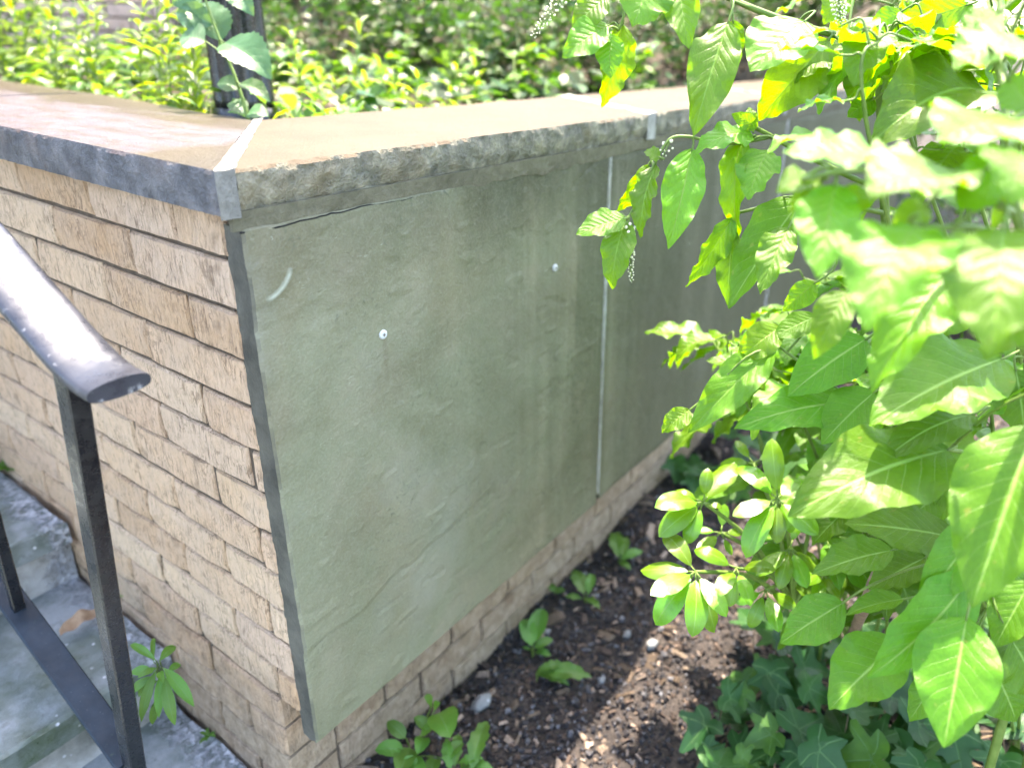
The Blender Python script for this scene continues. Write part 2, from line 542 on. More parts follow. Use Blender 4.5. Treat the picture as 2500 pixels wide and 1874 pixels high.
def mat_ivy():
    a = NM('ivy_leaf')
    uv = a.sep(a.co('UV'))
    dx = a.math('SUBTRACT', uv[0], .5)
    dy = a.math('SUBTRACT', uv[1], .212)
    ang = a.math('ABSOLUTE', a.math('ARCTAN2', dx, dy))
    rad = a.math('SQRT', a.math('ADD', a.math('MULTIPLY', dx, dx), a.math('MULTIPLY', dy, dy)))
    dist = a.math('MINIMUM', ang, a.math('MINIMUM', a.math('ABSOLUTE', a.math('SUBTRACT', ang, 1.0)), a.math('ABSOLUTE', a.math('SUBTRACT', ang, 1.75))))
    vn = a.math('MULTIPLY', a.rng(a.math('MULTIPLY', dist, rad), .004, .013, 1, 0), a.rng(rad, .3, .55, .8, .3))
    oc = a.shifted(a.co('Object'), 9.0)
    n1 = a.noise(oc, 4, 3); n2 = a.noise(oc, 24, 3)
    c = a.ramp(a.orand(), [(0, (.012, .060, .014)), (.5, (.022, .090, .018)), (.85, (.035, .125, .020)), (1, (.075, .17, .020))])
    c = a.mix(a.rng(n1, .35, .7, 0, .5), c, (.012, .05, .016))
    c = a.mix(a.rng(n2, .62, .72, 0, .4), c, (.08, .11, .05))
    c = a.mix(vn, c, (.10, .21, .07))
    nm = a.bump(a.math('SUBTRACT', n2, a.math('MULTIPLY', vn, 1.2)), .0015, .6)
    a.fin(c, a.rng(n1, .3, .7, .34, .55), nm, .4)
    tr = a.n('BsdfTranslucent'); tr.inputs['Color'].default_value = (.12, .34, .02, 1)
    ms = a.n('MixShader'); ms.inputs[0].default_value = .25
    a.l(a.b.outputs[0], ms.inputs[1]); a.l(tr.outputs[0], ms.inputs[2]); a.l(ms.outputs[0], a.out.inputs['Surface'])
    return a.m
M['ivy'] = mat_ivy()
M['gold'] = mat_leaf('goldenrod_leaf', (.12, .22, .045), (.42, .64, .03), (.24, .36, .10), lat=.05, rough=.30, tfac=.38, var=.12, pillow=.0, spec=.7)
M['gold_y'] = mat_leaf('goldenrod_yellow_leaf', (.20, .30, .03), (.55, .72, .01), (.40, .45, .08), lat=.08, rough=.4, tfac=.55)
M['serr'] = mat_leaf('clearweed_leaf', (.06, .15, .06), (.26, .46, .06), (.16, .30, .14), lat=.5, nvein=7, tfac=.33)
M['weed'] = mat_leaf('weed_leaf', (.075, .20, .032), (.30, .58, .04), (.18, .34, .10), lat=.25, nvein=5, tfac=.38, pillow=.15)
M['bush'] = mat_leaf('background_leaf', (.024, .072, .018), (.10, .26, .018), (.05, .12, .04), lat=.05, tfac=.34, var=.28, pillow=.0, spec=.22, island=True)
M['stem'] = mat_plain('green_stem', (.085, .15, .022), (.15, .22, .045), .5, 40)
M['stem_r'] = mat_plain('woody_stem', (.16, .11, .07), (.28, .20, .13), .8, 70, .0015)
M['flower'] = mat_plain('cream_buds', (.62, .60, .42), (.78, .74, .60), .6, 200)
M['twig'] = mat_plain('dry_brown_leaf', (.20, .12, .07), (.34, .23, .15), .8, 60)

# ------------------------------------------------------------------ ground and terrain
SOIL_Z = -1.125
def soil_h(x, y):
    p = Vector((x, y, 0))
    return SOIL_Z + .035 * noise.noise(p * 3.1) + .014 * noise.noise(p * 11 + Vector((3, 1, 0))) + .05 * sstep(.5, 2.2, x)

def grid_sheet(x0, x1, y0, y1, nx, ny, h):
    b = MB()
    for j in range(ny + 1):
        for i in range(nx + 1):
            x = lerp(x0, x1, i / nx); y = lerp(y0, y1, j / ny)
            b.v.append(Vector((x, y, h(x, y))))
    for j in range(ny):
        for i in range(nx):
            a = j * (nx + 1) + i
            b.f.append([a, a + 1, a + nx + 2, a + nx + 1])
    return b

g = MB()
R0 = 150.0
g.v = [Vector((-R0, -R0, -1.32)), Vector((R0, -R0, -1.32)), Vector((R0, R0, -1.32)), Vector((-R0, R0, -1.32))]
g.f = [[0, 1, 2, 3]]
tag(g.build('ground', M['soil']), 'earth underneath the whole garden reaching the horizon', kind='structure')
tag(grid_sheet(-.03, 5.2, -2.6, .30, 210, 116, soil_h).build('mulch_bed', M['soil'], smooth=True), 'dark mulched soil bed in front of the stone wall', kind='structure')

def bank_h(x, y):
    s = x * .84 + y * .54
    p = Vector((x, y, 0))
    r = .30 * max(0, s - 2.6) * sstep(1.0, 2.2, x)
    return -.03 + r + .05 * noise.noise(p * 1.6) + .02 * noise.noise(p * 7)
tag(grid_sheet(.22, 12.2, .26, 12.3, 100, 100, bank_h).build('planting_bank', M['bank'], smooth=True), 'earth bank behind the wall rising under the plants', kind='structure')

# steps along the left wall face
st = tag(bpy.data.objects.new('steps', None), 'stone steps with concrete risers climbing beside the brick wall', kind='structure')
COL.objects.link(st)
def rough_box(a, b, nx, ny, amp, seed):
    """Slab with a jittered outline and a softly uneven top."""
    mb = MB()
    ring = []
    def jit(x, y, k):
        p = Vector((x * 7 + seed, y * 7, k * 3.3))
        return amp * noise.noise(p) + amp * .6 * noise.noise(p * 4)
    n = 0
    for lvl, (z, ins) in enumerate(((a[2], .0), (b[2] - .006, .0), (b[2], .006))):
        rr = []
        pts = [(lerp(a[0], b[0], i / nx), a[1], 0, -1) for i in range(nx)] + [(b[0], lerp(a[1], b[1], i / ny), 1, 0) for i in range(ny)] \
            + [(lerp(b[0], a[0], i / nx), b[1], 0, 1) for i in range(nx)] + [(a[0], lerp(b[1], a[1], i / ny), -1, 0) for i in range(ny)]
        for x, y, dx, dy in pts:
            j = jit(x, y, lvl * .2)
            mb.v.append(Vector((x + dx * (j - ins), y + dy * (j - ins), z + (.3 * j if lvl else 0))))
            rr.append(len(mb.v) - 1)
        ring.append(rr)
    k = len(ring[0])
    for l in range(2):
        for i in range(k):
            i2 = (i + 1) % k
            mb.f.append([ring[l][i], ring[l][i2], ring[l + 1][i2], ring[l + 1][i]])
    mb.f.append(ring[2]); mb.f.append(ring[0][::-1])
    return mb
STEPS = [(-.905, .395, .76), (-.752, .725, 1.10), (-.600, 1.06, 1.44), (-.448, 1.40, 1.80), (-.296, 1.74, 2.9)]
for i, (z, y0, y1) in enumerate(STEPS):
    rough_box((-1.5, y0, z - .052), (-.010, y1 + .03, z), 40, 8, .005, i * 3.1).build('tread', M['tread'], st, False)
    rough_box((-1.5, y0 + .026, z - .175), (-.009, y1 + .05, z - .054), 30, 6, .006, i * 5.7 + 1).build('riser', M['riser'], st, False)
rough_box((-2.2, -3.0, -1.30), (-.008, .44, -1.055), 50, 60, .006, 9.4).build('landing', M['tread'], st, False)
# ------------------------------------------------------------------ the wall
CH = .0677
wall = thing('garden_wall', (0, 0, SOIL_Z), 'low tan brick garden wall clad with grey green stone slabs under flagstone coping', 'wall')

def brick_mesh(L, H, D, seed, chip=0):
    """Brick with its face towards local -Y: an uneven outer face, rounded and chipped arrises, plain back."""
    rr = random.Random(seed)
    nx, nz = 8, 3
    b = MB()
    idx = {}
    def add(k, v):
        idx[k] = len(b.v); b.v.append(Vector(v))
    for i in range(nx + 1):
        for j in range(nz + 1):
            x = lerp(-L / 2, L / 2, i / nx); z = lerp(-H / 2, H / 2, j / nz)
            ex = i in (0, nx); ez = j in (0, nz)
            dy = rr.uniform(-.0012, .0012)
            if ex: x *= 1 - (.0020 + rr.uniform(0, .0014)) * 2 / L
            if ez: z *= 1 - (.0018 + rr.uniform(0, .0013)) * 2 / H
            if ex and ez: dy += rr.uniform(.0005, .003)
            add((i, j), (x, dy, z))
    border = [(i, 0) for i in range(nx)] + [(nx, j) for j in range(nz)] + [(i, nz) for i in range(nx, 0, -1)] + [(0, j) for j in range(nz, 0, -1)]
    for i in range(nx):
        for j in range(nz):
            b.f.append([idx[i, j], idx[i + 1, j], idx[i + 1, j + 1], idx[i, j + 1]])
    prev = [idx[k] for k in border]
    for lev, y in ((0, .0045), (1, D)):
        cur = []
        for (i, j) in border:
            x = lerp(-L / 2, L / 2, i / nx); z = lerp(-H / 2, H / 2, j / nz)
            jx = rr.uniform(-.0008, .0008)
            b.v.append(Vector((x + jx, y, z + jx))); cur.append(len(b.v) - 1)
        k = len(cur)
        for q in range(k):
            q2 = (q + 1) % k
            b.f.append([prev[q2], prev[q], cur[q], cur[q2]])
        prev = cur
    b.f.append(prev[::-1])
    return b

BM = {}
def brick_var(L, H=CH - .0062, D=.09):
    L = round(L, 3)
    key = (L, random.randrange(4))
    if key not in BM:
        BM[key] = brick_mesh(L, H, D, hash(key) % 9999).mesh('brick', M['brick'])
    return BM[key]
ROT_L = Matrix.Rotation(-PI / 2, 4, 'Z')           # face towards -X, length along Y
def lay_left(y0, y1, z, x=0.0, parent=wall):
    me = brick_var(y1 - y0)
    mw = Matrix.Translation((x + rnd(-.0012, .0012), (y0 + y1) / 2, z + rnd(-.0008, .0008))) @ Matrix.Rotation(rnd(-.004, .004), 4, 'X') @ ROT_L
    return place('brick', me, parent, mw)
def lay_right(x0, x1, z, y, parent=wall):
    me = brick_var(x1 - x0)
    mw = Matrix.Translation(((x0 + x1) / 2, y + rnd(-.0012, .0012), z + rnd(-.0008, .0008))) @ Matrix.Rotation(rnd(-.004, .004), 4, 'Y')
    return place('brick', me, parent, mw)

BL, JT = .2265, .0082
YEND = 1.95
for k in range(17):
    zc = -CH * (k + .5) - .001
    base = k >= 12
    y = .052 if base else -.002
    xface = -.003 if base else 0.0
    first = .112 if k % 2 == 0 else .012
    first += (k * .004)
    nxt = first if first - y > .03 else first + BL
    if base: nxt = .052 + (BL - .02 if k % 2 == 0 else .105)
    jt = JT if random.random() < .6 else .0115
    while y < YEND:
        lay_left(y, nxt - jt * rnd(.6, 1.3), zc, xface)
        y = nxt
        nxt += BL * rnd(.985, 1.015)
YB = .052
for k in range(12, 17):
    zc = -CH * (k + .5) - .001
    nxt = .03 + .18 if k % 2 == 0 else .12
    x = .094 if k % 2 == 0 else .096
    if k % 2: nxt = .12 + .18
    while x < 2.3:
        lay_right(x, nxt - .0065, zc, YB)
        x = nxt
        nxt += .1815 * rnd(.98, 1.02)
# mortar core, set back behind the brick faces
mc = MB()
mc.box((.0062, .012, -.806), (.30, 2.05, -.003))
mc.box((.0045, YB + .012, -1.3), (.305, 2.06, -.8062))
mc.box((.012, YB + .007, -1.3), (3.70, .33, -.004))
mc.build('mortar', M['joint'], wall)
fil = MB()
for k in range(60):                                        # ragged mortar between the brick ends and the slab edge
    z = -.02 - k * .0132
    fil.blob((.009 + rnd(-.002, .003), -.004 + rnd(-.002, .002), z), .0062, 6, 4, (1, 1.0, 1.3), .7, k)
fil.build('mortar_pointing', M['joint'], wall, True)

# coping stones
def coping(name, f0, f1, b0, b1, z0, z1, n, mat, rockface, seed, undercut=.0):
    mb = MB()
    f0, f1, b0, b1 = Vector(f0), Vector(f1), Vector(b0), Vector(b1)
    out = (f1 - f0).normalized(); out = Vector((out.y, -out.x))
    if out.dot(f0 - b0) < 0: out = -out
    NF, NT = 11, 9
    rings = []
    for i in range(n + 1):
        t = i / n
        F = f0.lerp(f1, t); B = b0.lerp(b1, t)
        rg = []
        edge = .0035 * noise.noise(Vector((F.x * 9 + seed, F.y * 9, 4))) + .0025 * noise.noise(Vector((F.x * 41 + seed, F.y * 41, 4)))
        for j in range(NF + 1):
            q = j / NF
            z = lerp(z0, z1, q)
            p3 = Vector((F.x, F.y, z))
            d = rockface * (.55 * noise.noise(p3 * 16 + Vector((seed, 0, 0))) + .7 * noise.noise(p3 * 55 + Vector((0, seed, 0))) + .6 * noise.noise(p3 * 130))
            d += rockface * .35 * math.sin(PI * min(1, q * 1.05)) - undercut * (1 - q) ** 2
            if j == NF: d = edge - .002
            pos = F + out * (d + edge * .5)
            rg.append((pos.x, pos.y, z + (edge * .5 if j == NF else 0)))
        for j in range(1, NT + 1):
            q = j / NT
            pos = F.lerp(B, q)
            if j == 1: pos = F - out * .008
            zz = z1 + .0016 * noise.noise(Vector((pos.x * 8, pos.y * 8, seed))) + (.0 if j < NT else -.003)
            if j == NT: pos = pos - out * (.004 * noise.noise(Vector((pos.x * 14, pos.y * 14, seed))))
            rg.append((pos.x, pos.y, zz))
        rg.append((B.x, B.y, z0))
        rings.append(rg)
    k = len(rings[0])
    for rg in rings:
        mb.v += [Vector(p) for p in rg]
    for i in range(n):
        for j in range(k):
            j2 = (j + 1) % k
            mb.f.append([i * k + j, i * k + j2, (i + 1) * k + j2, (i + 1) * k + j])
    mb.f.append(list(range(k))[::-1]); mb.f.append([n * k + j for j in range(k)])
    return mb.build('coping_stone', mat, wall, True, sharp=32)
ZC0, ZC1 = -.006, .045
CPY = -.044                                      # front of the right-hand coping
IB = (.300, .372)                                # inner corner behind the mitre
coping('l', (-.022, -.0415), (-.022, 1.02), (IB[0] - .004, IB[1] + .002), (.345, 1.02), ZC0, ZC1, 240, M['cop_l'], .0016, 1.3)
coping('l2', (-.022, 1.036), (-.022, 2.1), (.345, 1.036), (.36, 2.1), ZC0, ZC1, 60, M['cop_l'], .0022, 7.3)
coping('r', (.0012, CPY), (.934, CPY), (IB[0] + .012, IB[1] - .002), (1.180, .366), ZC0, ZC1, 300, M['cop_r'], .0040, 2.7, .009)
coping('r2', (.970, CPY), (1.755, CPY), (1.222, .366), (1.98, .372), ZC0, ZC1, 80, M['cop_r'], .0042, 4.9, .008)
coping('r3', (1.785, CPY), (3.70, CPY), (2.01, .372), (3.72, .38), ZC0, ZC1, 80, M['cop_r'], .0042, 8.8, .008)
def strip(name, pts, z0, z1, mat, jit=.0015, nsub=14):
    """Mortar filling a joint: pts are four plan corners; uneven top."""
    mb = MB()
    a, b, c, d = [Vector(p) for p in pts]
    for i in range(nsub + 1):
        t = i / nsub
        l = a.lerp(d, t); r = b.lerp(c, t)
        for q in (0, .5, 1):
            p = l.lerp(r, q)
            mb.v.append(Vector((p.x + rnd(-jit, jit), p.y + rnd(-jit, jit), z1 + rnd(-jit, jit))))
        mb.v.append(Vector((r.x, r.y, z0))); mb.v.append(Vector((l.x, l.y, z0)))
    for i in range(nsub):
        for j in range(5):
            j2 = (j + 1) % 5
            mb.f.append([i * 5 + j, i * 5 + j2, (i + 1) * 5 + j2, (i + 1) * 5 + j])
    mb.f.append([0, 1, 2, 3, 4]); mb.f.append([nsub * 5 + j for j in (4, 3, 2, 1, 0)])
    return mb.build(name, mat, wall, True, sharp=35)
strip('mortar_joint', ((-.0232, -.0418), (-.0005, -.0445), (IB[0] + .012, IB[1] - .004), (IB[0] - .0035, IB[1] - .002)), ZC0 - .004, ZC1 + .0005, M['joint_mortar'], .0011, 40)
strip('mortar_joint', ((.934, -.044), (.970, -.044), (1.222, .364), (1.180, .364)), ZC0 - .002, ZC1 + .001, M['white_mortar'])
strip('mortar_joint', ((1.755, -.043), (1.785, -.043), (2.01, .37), (1.98, .37)), ZC0 - .002, ZC1 - .001, M['white_mortar'])
# mortar bed between slabs and coping
mb = MB()
nb = 150
for i in range(nb + 1):
    x = lerp(-.008, 3.7, (i / nb) ** 1.5)
    e = .5 * noise.noise(Vector((x * 9, 0, 0))) + .5 * noise.noise(Vector((x * 30, 2, 0)))
    low = -.0275 - .0055 * e - .010 * sstep(.25, .5, x) * (1 - sstep(.7, .9, x)) * (0.6 + e)
    mb.v += [Vector((x, -.0405 - .001 * e, -.004)), Vector((x, -.0380 - .0008 * e, lerp(-.004, low, .6))), Vector((x, -.0353, low)), Vector((x, -.03, low)), Vector((x, -.03, -.004))]
for i in range(nb):
    for j in range(5):
        j2 = (j + 1) % 5
        mb.f.append([i * 5 + j2, i * 5 + j, (i + 1) * 5 + j, (i + 1) * 5 + j2])
mb.f.append([0, 1, 2, 3, 4]); mb.f.append([nb * 5 + j for j in (4, 3, 2, 1, 0)])
mb.build('mortar_bed', M['bed_mortar'], wall, True, sharp=25)

ck = MB()
pts = []
for i in range(35):
    x = .27 * i / 34
    e = .5 * noise.noise(Vector((x * 9, 0, 0))) + .5 * noise.noise(Vector((x * 30, 2, 0)))
    pts.append(Vector((x, -.0364, -.0292 - .0055 * e - .0015 * noise.noise(Vector((i * .9, 5, 0))))))
ck.tube(pts, [lerp(.0016, .0006, i / 34) for i in range(35)], 4)
ck.build('crack', mat_plain('dark_crack', (.01, .01, .01), (.02, .02, .02), .95), wall)
# stone slabs
def slab(x0, x1, z0, z1, yf, yb, nx, nz, seed, bottom=None):
    mb = MB()
    def depth(x, z):
        p = Vector((x, z, seed))
        d = .0016 * noise.noise(p * 4.2) + .0007 * noise.noise(p * 17) + .0005 * noise.noise(p * 60)
        s = noise.noise(Vector((x * 9, z * 22, seed + 4))) + .5 * noise.noise(Vector((x * 30, z * 60, seed)))
        d += .0011 * sstep(.50, .56, s) - .0010 * sstep(-.50, -.56, s)      # small spalled flakes
        if seed == 1.1:
            e = lerp(-.672, -.60, max(0, x - .05) / .42) + .016 * noise.noise(Vector((x * 14, 1, 0))) + .006 * noise.noise(Vector((x * 50, 3, 0)))
            d += .0022 * sstep(-.004, .004, z - e) * (1 - sstep(.36, .46, x))
            d += .0015 * sstep(.06, .05, math.hypot(x - .010, (z + .072) * 1.07))
        return d
    for j in range(nz + 1):
        for i in range(nx + 1):
            x = lerp(x0, x1, i / nx); z = lerp(z0, z1, j / nz)
            if i in (0, nx):
                x += .0012 * noise.noise(Vector((seed, z * 13, i))) + .0008 * noise.noise(Vector((seed, z * 47, i)))
            if j == 0: z += .003 * noise.noise(Vector((x * 9, seed, 0)))
            mb.v.append(Vector((x, yf - depth(x, z) + (.003 if i in (0, nx) or j in (0, nz) else 0), z)))
    W = nx + 1
    for j in range(nz):
        for i in range(nx):
            a = j * W + i
            mb.f.append([a, a + 1, a + W + 1, a + W])
    bd = [i for i in range(nx)] + [j * W + nx for j in range(nz)] + [nz * W + i for i in range(nx, 0, -1)] + [j * W for j in range(nz, 0, -1)]
    prev = bd
    for lev in range(1, 5):
        cur = []
        for b in bd:
            v = mb.v[b]
            jx = .0010 * noise.noise(v * 45 + Vector((lev * 2.3, 0, 0))) + .0009 * noise.noise(v * 120 + Vector((lev * 1.3, 0, 0)))
            mb.v.append(Vector((v.x + jx, lerp(yf, yb, lev / 4), v.z + jx))); cur.append(len(mb.v) - 1)
        k = len(bd)
        for q in range(k):
            q2 = (q + 1) % k
            mb.f.append([prev[q2], prev[q], cur[q], cur[q2]])
        prev = cur
    mb.f.append(prev[::-1])
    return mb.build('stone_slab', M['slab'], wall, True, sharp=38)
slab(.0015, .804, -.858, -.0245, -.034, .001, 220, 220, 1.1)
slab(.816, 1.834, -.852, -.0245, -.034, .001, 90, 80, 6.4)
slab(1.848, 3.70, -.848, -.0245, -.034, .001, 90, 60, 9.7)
def vjoint(x0, x1):
    mb = MB()
    n = 60
    for i in range(n + 1):
        z = lerp(-.834, -.024, i / n)
        e = .0022 * noise.noise(Vector((x0, z * 26, 0)))
        f = .0018 * noise.noise(Vector((x0, z * 60, 3)))
        mb.v += [Vector((x0 - .001 + e, -.031, z)), Vector(((x0 + x1) / 2, -.0360 + f, z)), Vector((x1 + .001 + e, -.031, z)), Vector(((x0 + x1) / 2, -.01, z))]
    for i in range(n):
        for j in range(4):
            j2 = (j + 1) % 4
            mb.f.append([i * 4 + j, i * 4 + j2, (i + 1) * 4 + j2, (i + 1) * 4 + j])
    mb.f.append([3, 2, 1, 0]); mb.f.append([n * 4 + j for j in range(4)])
    mb.build('mortar_joint', M['white_mortar'], wall, True)
vjoint(.805, .815)
vjoint(1.835, 1.847)
# screws
def screw(x, z):
    b = MB()
    n = 20
    prof = [(0, .0066), (.0015, .0074), (.0032, .0070), (.0046, .0052), (.0050, .0030), (.0046, .0020), (.0046, .0)]
    for d, r in prof:
        for j in range(n):
            a = 2 * PI * j / n
            b.v.append(Vector((x + r * math.cos(a), -.0345 - d, z + r * math.sin(a))))
    for i in range(len(prof) - 1):
        for j in range(n):
            j2 = (j + 1) % n
            b.f.append([i * n + j2, i * n + j, (i + 1) * n + j, (i + 1) * n + j2])
    s = b.build('screw', M['screw'], wall, True)
    c = MB().box((x - .0026, -.0397, z - .0005), (x + .0026, -.0372, z + .0005)).box((x - .0005, -.0398, z - .0026), (x + .0005, -.0371, z + .0026))
    c.build('screw_slot', M['joint'], s)
screw(.195, -.219)
screw(.619, -.218)

# ------------------------------------------------------------------ handrail
RX = -.177
hr = thing('handrail', (RX, .208, -1.055), 'black iron handrail with worn glossy top rail beside the steps', 'handrail')
def sweep(path, prof, mat, name, parent, smooth=True):
    """Sweep a closed (x, z') profile along a path lying in the plane x = RX."""
    mb = MB()
    path = [Vector(p) for p in path]
    k = len(prof)
    for i, p in enumerate(path):
        t = (path[min(len(path) - 1, i + 1)] - path[max(0, i - 1)]).normalized()
        up = Vector((1, 0, 0)).cross(t)
        if up.z < 0: up = -up
        for a, b in prof:
            mb.v.append(p + Vector((a, 0, 0)) + up * b)
    for i in range(len(path) - 1):
        for j in range(k):
            j2 = (j + 1) % k
            mb.f.append([i * k + j, i * k + j2, (i + 1) * k + j2, (i + 1) * k + j])
    mb.f.append(list(range(k))[::-1]); mb.f.append([(len(path) - 1) * k + j for j in range(k)])
    return mb.build(name, mat, parent, smooth, sharp=50)
prof = []
for i in range(13):
    a = lerp(0, PI, i / 12)
    prof.append((-.0305 * math.cos(a), .009 * math.sin(a) ** .8 + .002))
for i in range(9):
    a = lerp(0, PI, i / 8)
    prof.append((.0305 * math.cos(a), -.0075 * math.sin(a) ** .8 - .002))
pts = smooth_path([(RX, -.080, -.147), (RX, -.052, -.146), (RX, -.018, -.139), (RX, .030, -.119), (RX, .152, -.060), (RX, .55, .135), (RX, 1.0, .355), (RX, 1.45, .575)], 8)
sweep(pts, prof, M['rail'], 'top_rail', hr)
def bar(a, b, wx, wy, mat, name, parent):
    a, b = Vector(a), Vector(b)
    t = (b - a).normalized()
    ax = Vector((1, 0, 0)); ay = t.cross(ax).normalized()
    mb = MB()
    c = .0018
    pr = [(-wx + c, -wy), (wx - c, -wy), (wx, -wy + c), (wx, wy - c), (wx - c, wy), (-wx + c, wy), (-wx, wy - c), (-wx, -wy + c)]
    n = 24
    for i in range(n + 1):
        p = a.lerp(b, i / n)
        for x, y in pr:
            mb.v.append(p + ax * (x + rnd(-.0002, .0002)) + ay * (y + rnd(-.0002, .0002)))
    for i in range(n):
        for j in range(8):
            j2 = (j + 1) % 8
            mb.f.append([i * 8 + j, i * 8 + j2, (i + 1) * 8 + j2, (i + 1) * 8 + j])
    mb.f.append(list(range(8))[::-1]); mb.f.append([n * 8 + j for j in range(8)])
    return mb.build(name, mat, parent)
bar((RX, .028, -.128), (RX, .208, -1.058), .0108, .0148, M['iron'], 'post', hr)
bar((RX, .185, -.868), (RX, 1.35, -.372), .0200, .0045, M['iron_blue'], 'bottom_rail', hr)
bar((RX, .497, -.732), (RX, .395, .060), .0085, .0085, M['iron'], 'baluster', hr)
bar((RX, .800, -.603), (RX, .700, .206), .0085, .0085, M['iron'], 'baluster', hr)
bar((RX, 1.100, -.476), (RX, 1.00, .352), .0085, .0085, M['iron'], 'baluster', hr)

# ------------------------------------------------------------------ lamp post behind the wall
LP = P(585, 150, 1.56)
lp = thing('lamp_post', (LP.x, LP.y, -.05), 'dark fluted iron post standing in the planter behind the corner', 'post')
def lathe_flute(c, zr, n, flutes, depth):
    mb = MB()
    for z, r, fl in zr:
        for j in range(n):
            a = 2 * PI * j / n
            rr = r - (depth * (0.5 + .5 * math.cos(flutes * a)) ** 2 if fl else 0)
            mb.v.append(Vector((c.x + rr * math.cos(a), c.y + rr * math.sin(a), z)))
    for i in range(len(zr) - 1):
        for j in range(n):
            j2 = (j + 1) % n
            mb.f.append([i * n + j, i * n + j2, (i + 1) * n + j2, (i + 1) * n + j])
    mb.f.append([j for j in range(n)][::-1]); mb.f.append([(len(zr) - 1) * n + j for j in range(n)])
    return mb
lathe_flute(LP, [(-.06, .078, 0), (.0, .078, 0), (.012, .070, 0), (.03, .066, 0)], 48, 10, 0).build('base', M['iron'], lp, True)
lathe_flute(LP, [(.03, .061, 0), (.045, .061, 1), (.40, .058, 1), (.41, .058, 0)], 96, 10, .010).build('shaft', M['iron'], lp, True)

lathe_flute(LP, [(.41, .068, 0), (.43, .072, 0), (.45, .066, 0), (.47, .045, 0), (.478, .012, 0)], 48, 10, 0).build('cap', M['iron'], lp, True)

# ------------------------------------------------------------------ far brick wall
BY = 3.42
fw = thing('house_wall', (1.2, BY, -.1), 'pale blurred brick wall far behind the plants, upper left', 'wall')
MB().box((-2.2, BY + .006, -.4), (2.45, BY + .3, 2.2)).build('mortar', M['joint'], fw)
fm = [brick_mesh(BL - .012, CH - .011, .08, 70 + q).mesh('brick', M['brick_far']) for q in range(4)]
for k in range(-3, 30):
    z = CH * (k + .5)
    off = (k % 2) * BL / 2
    near = -2 <= k <= 13
    for q in range(20):
        x = -2.1 + off + q * BL
        if not (.4 < x < 2.35): continue
        if k > 12: continue
        place('brick', fm[random.randrange(4)], fw, Matrix.Translation((x, BY, z)))

# ------------------------------------------------------------------ leaves
def leaf_mesh(name, mat, shape, nu=8, nv=14, curl=.6, fold=.25, wave=.03, teeth=0.0, nteeth=12, seed=0, curlw=0.0, aspect=.42, twist=0.0):
    """Leaf of unit length along +Y (base at the origin, tip at y = 1), unit width across X."""
    rr = random.Random(seed)
    ph = rr.uniform(0, 6.28); ph2 = rr.uniform(0, 6.28); wf = rr.uniform(2.2, 3.6)
    cl = []
    y = z = 0.0
    for i in range(nv + 1):
        v = i / nv
        cl.append((y, z))
        th = -curl * (v - .25 + .35 * v * v)
        y += math.cos(th) / nv; z += math.sin(th) / nv
    ye, ze = cl[-1]
    Lc = math.hypot(ye, ze); an = math.atan2(ze, ye)
    cc, ss = math.cos(-an) / Lc, math.sin(-an) / Lc
    b = MB(); b.uv = []
    for i in range(nv + 1):
        v = i / nv
        y, z = cl[i]
        y, z = y * cc - z * ss, y * ss + z * cc
        if shape == 'ovate': hw = .5 * (math.sin(PI * v ** .78) ** .85) * (1.06 - .10 * v) if 0 < v < 1 else 0
        elif shape == 'lance': hw = .5 * math.sin(PI * v ** .9) ** .9 if 0 < v < 1 else 0
        elif shape == 'obl': hw = .5 * math.sin(PI * min(1, max(0, v)) ** 1.12) ** .62 if 0 < v < 1 else 0
        elif shape == 'round': hw = .5 * math.sin(PI * v ** .85) ** .55 if 0 < v < 1 else 0
        else: hw = .5 * math.sin(PI * v)
        if v == 0: hw = .02
        if v == 1: hw = .006
        for j in range(nu + 1):
            s = j / nu * 2 - 1
            k = hw
            if abs(s) > .99 and teeth:
                k *= 1 + teeth * ((v * nteeth) % 1.0 - .5) * 2
            asym = 1 + .06 * math.sin(ph2 + 2 * v) * (1 if s > 0 else -1)
            x = s * k * asym
            dz = fold * abs(x) * aspect - curlw * (s * s) * k * aspect
            dz += wave * math.sin(2 * PI * wf * v + ph + (1.3 if s > 0 else 0)) * s * s * min(1, hw * 3)
            dz += wave * .45 * math.sin(2 * PI * wf * 2.3 * v + ph2 + (2.1 if s > 0 else 0)) * abs(s) ** 3
            if twist:
                ta = twist * (v - .3)
                xa = x * aspect
                x, dz = (xa * math.cos(ta) - dz * math.sin(ta)) / aspect, xa * math.sin(ta) + dz * math.cos(ta)
            b.v.append(Vector((x, y, z + dz)))
            b.uv.append((j / nu, v))
    W = nu + 1
    for i in range(nv):
        for j in range(nu):
            a = i * W + j
            b.f.append([a, a + 1, a + W + 1, a + W])
    return b.mesh(name, mat, True)

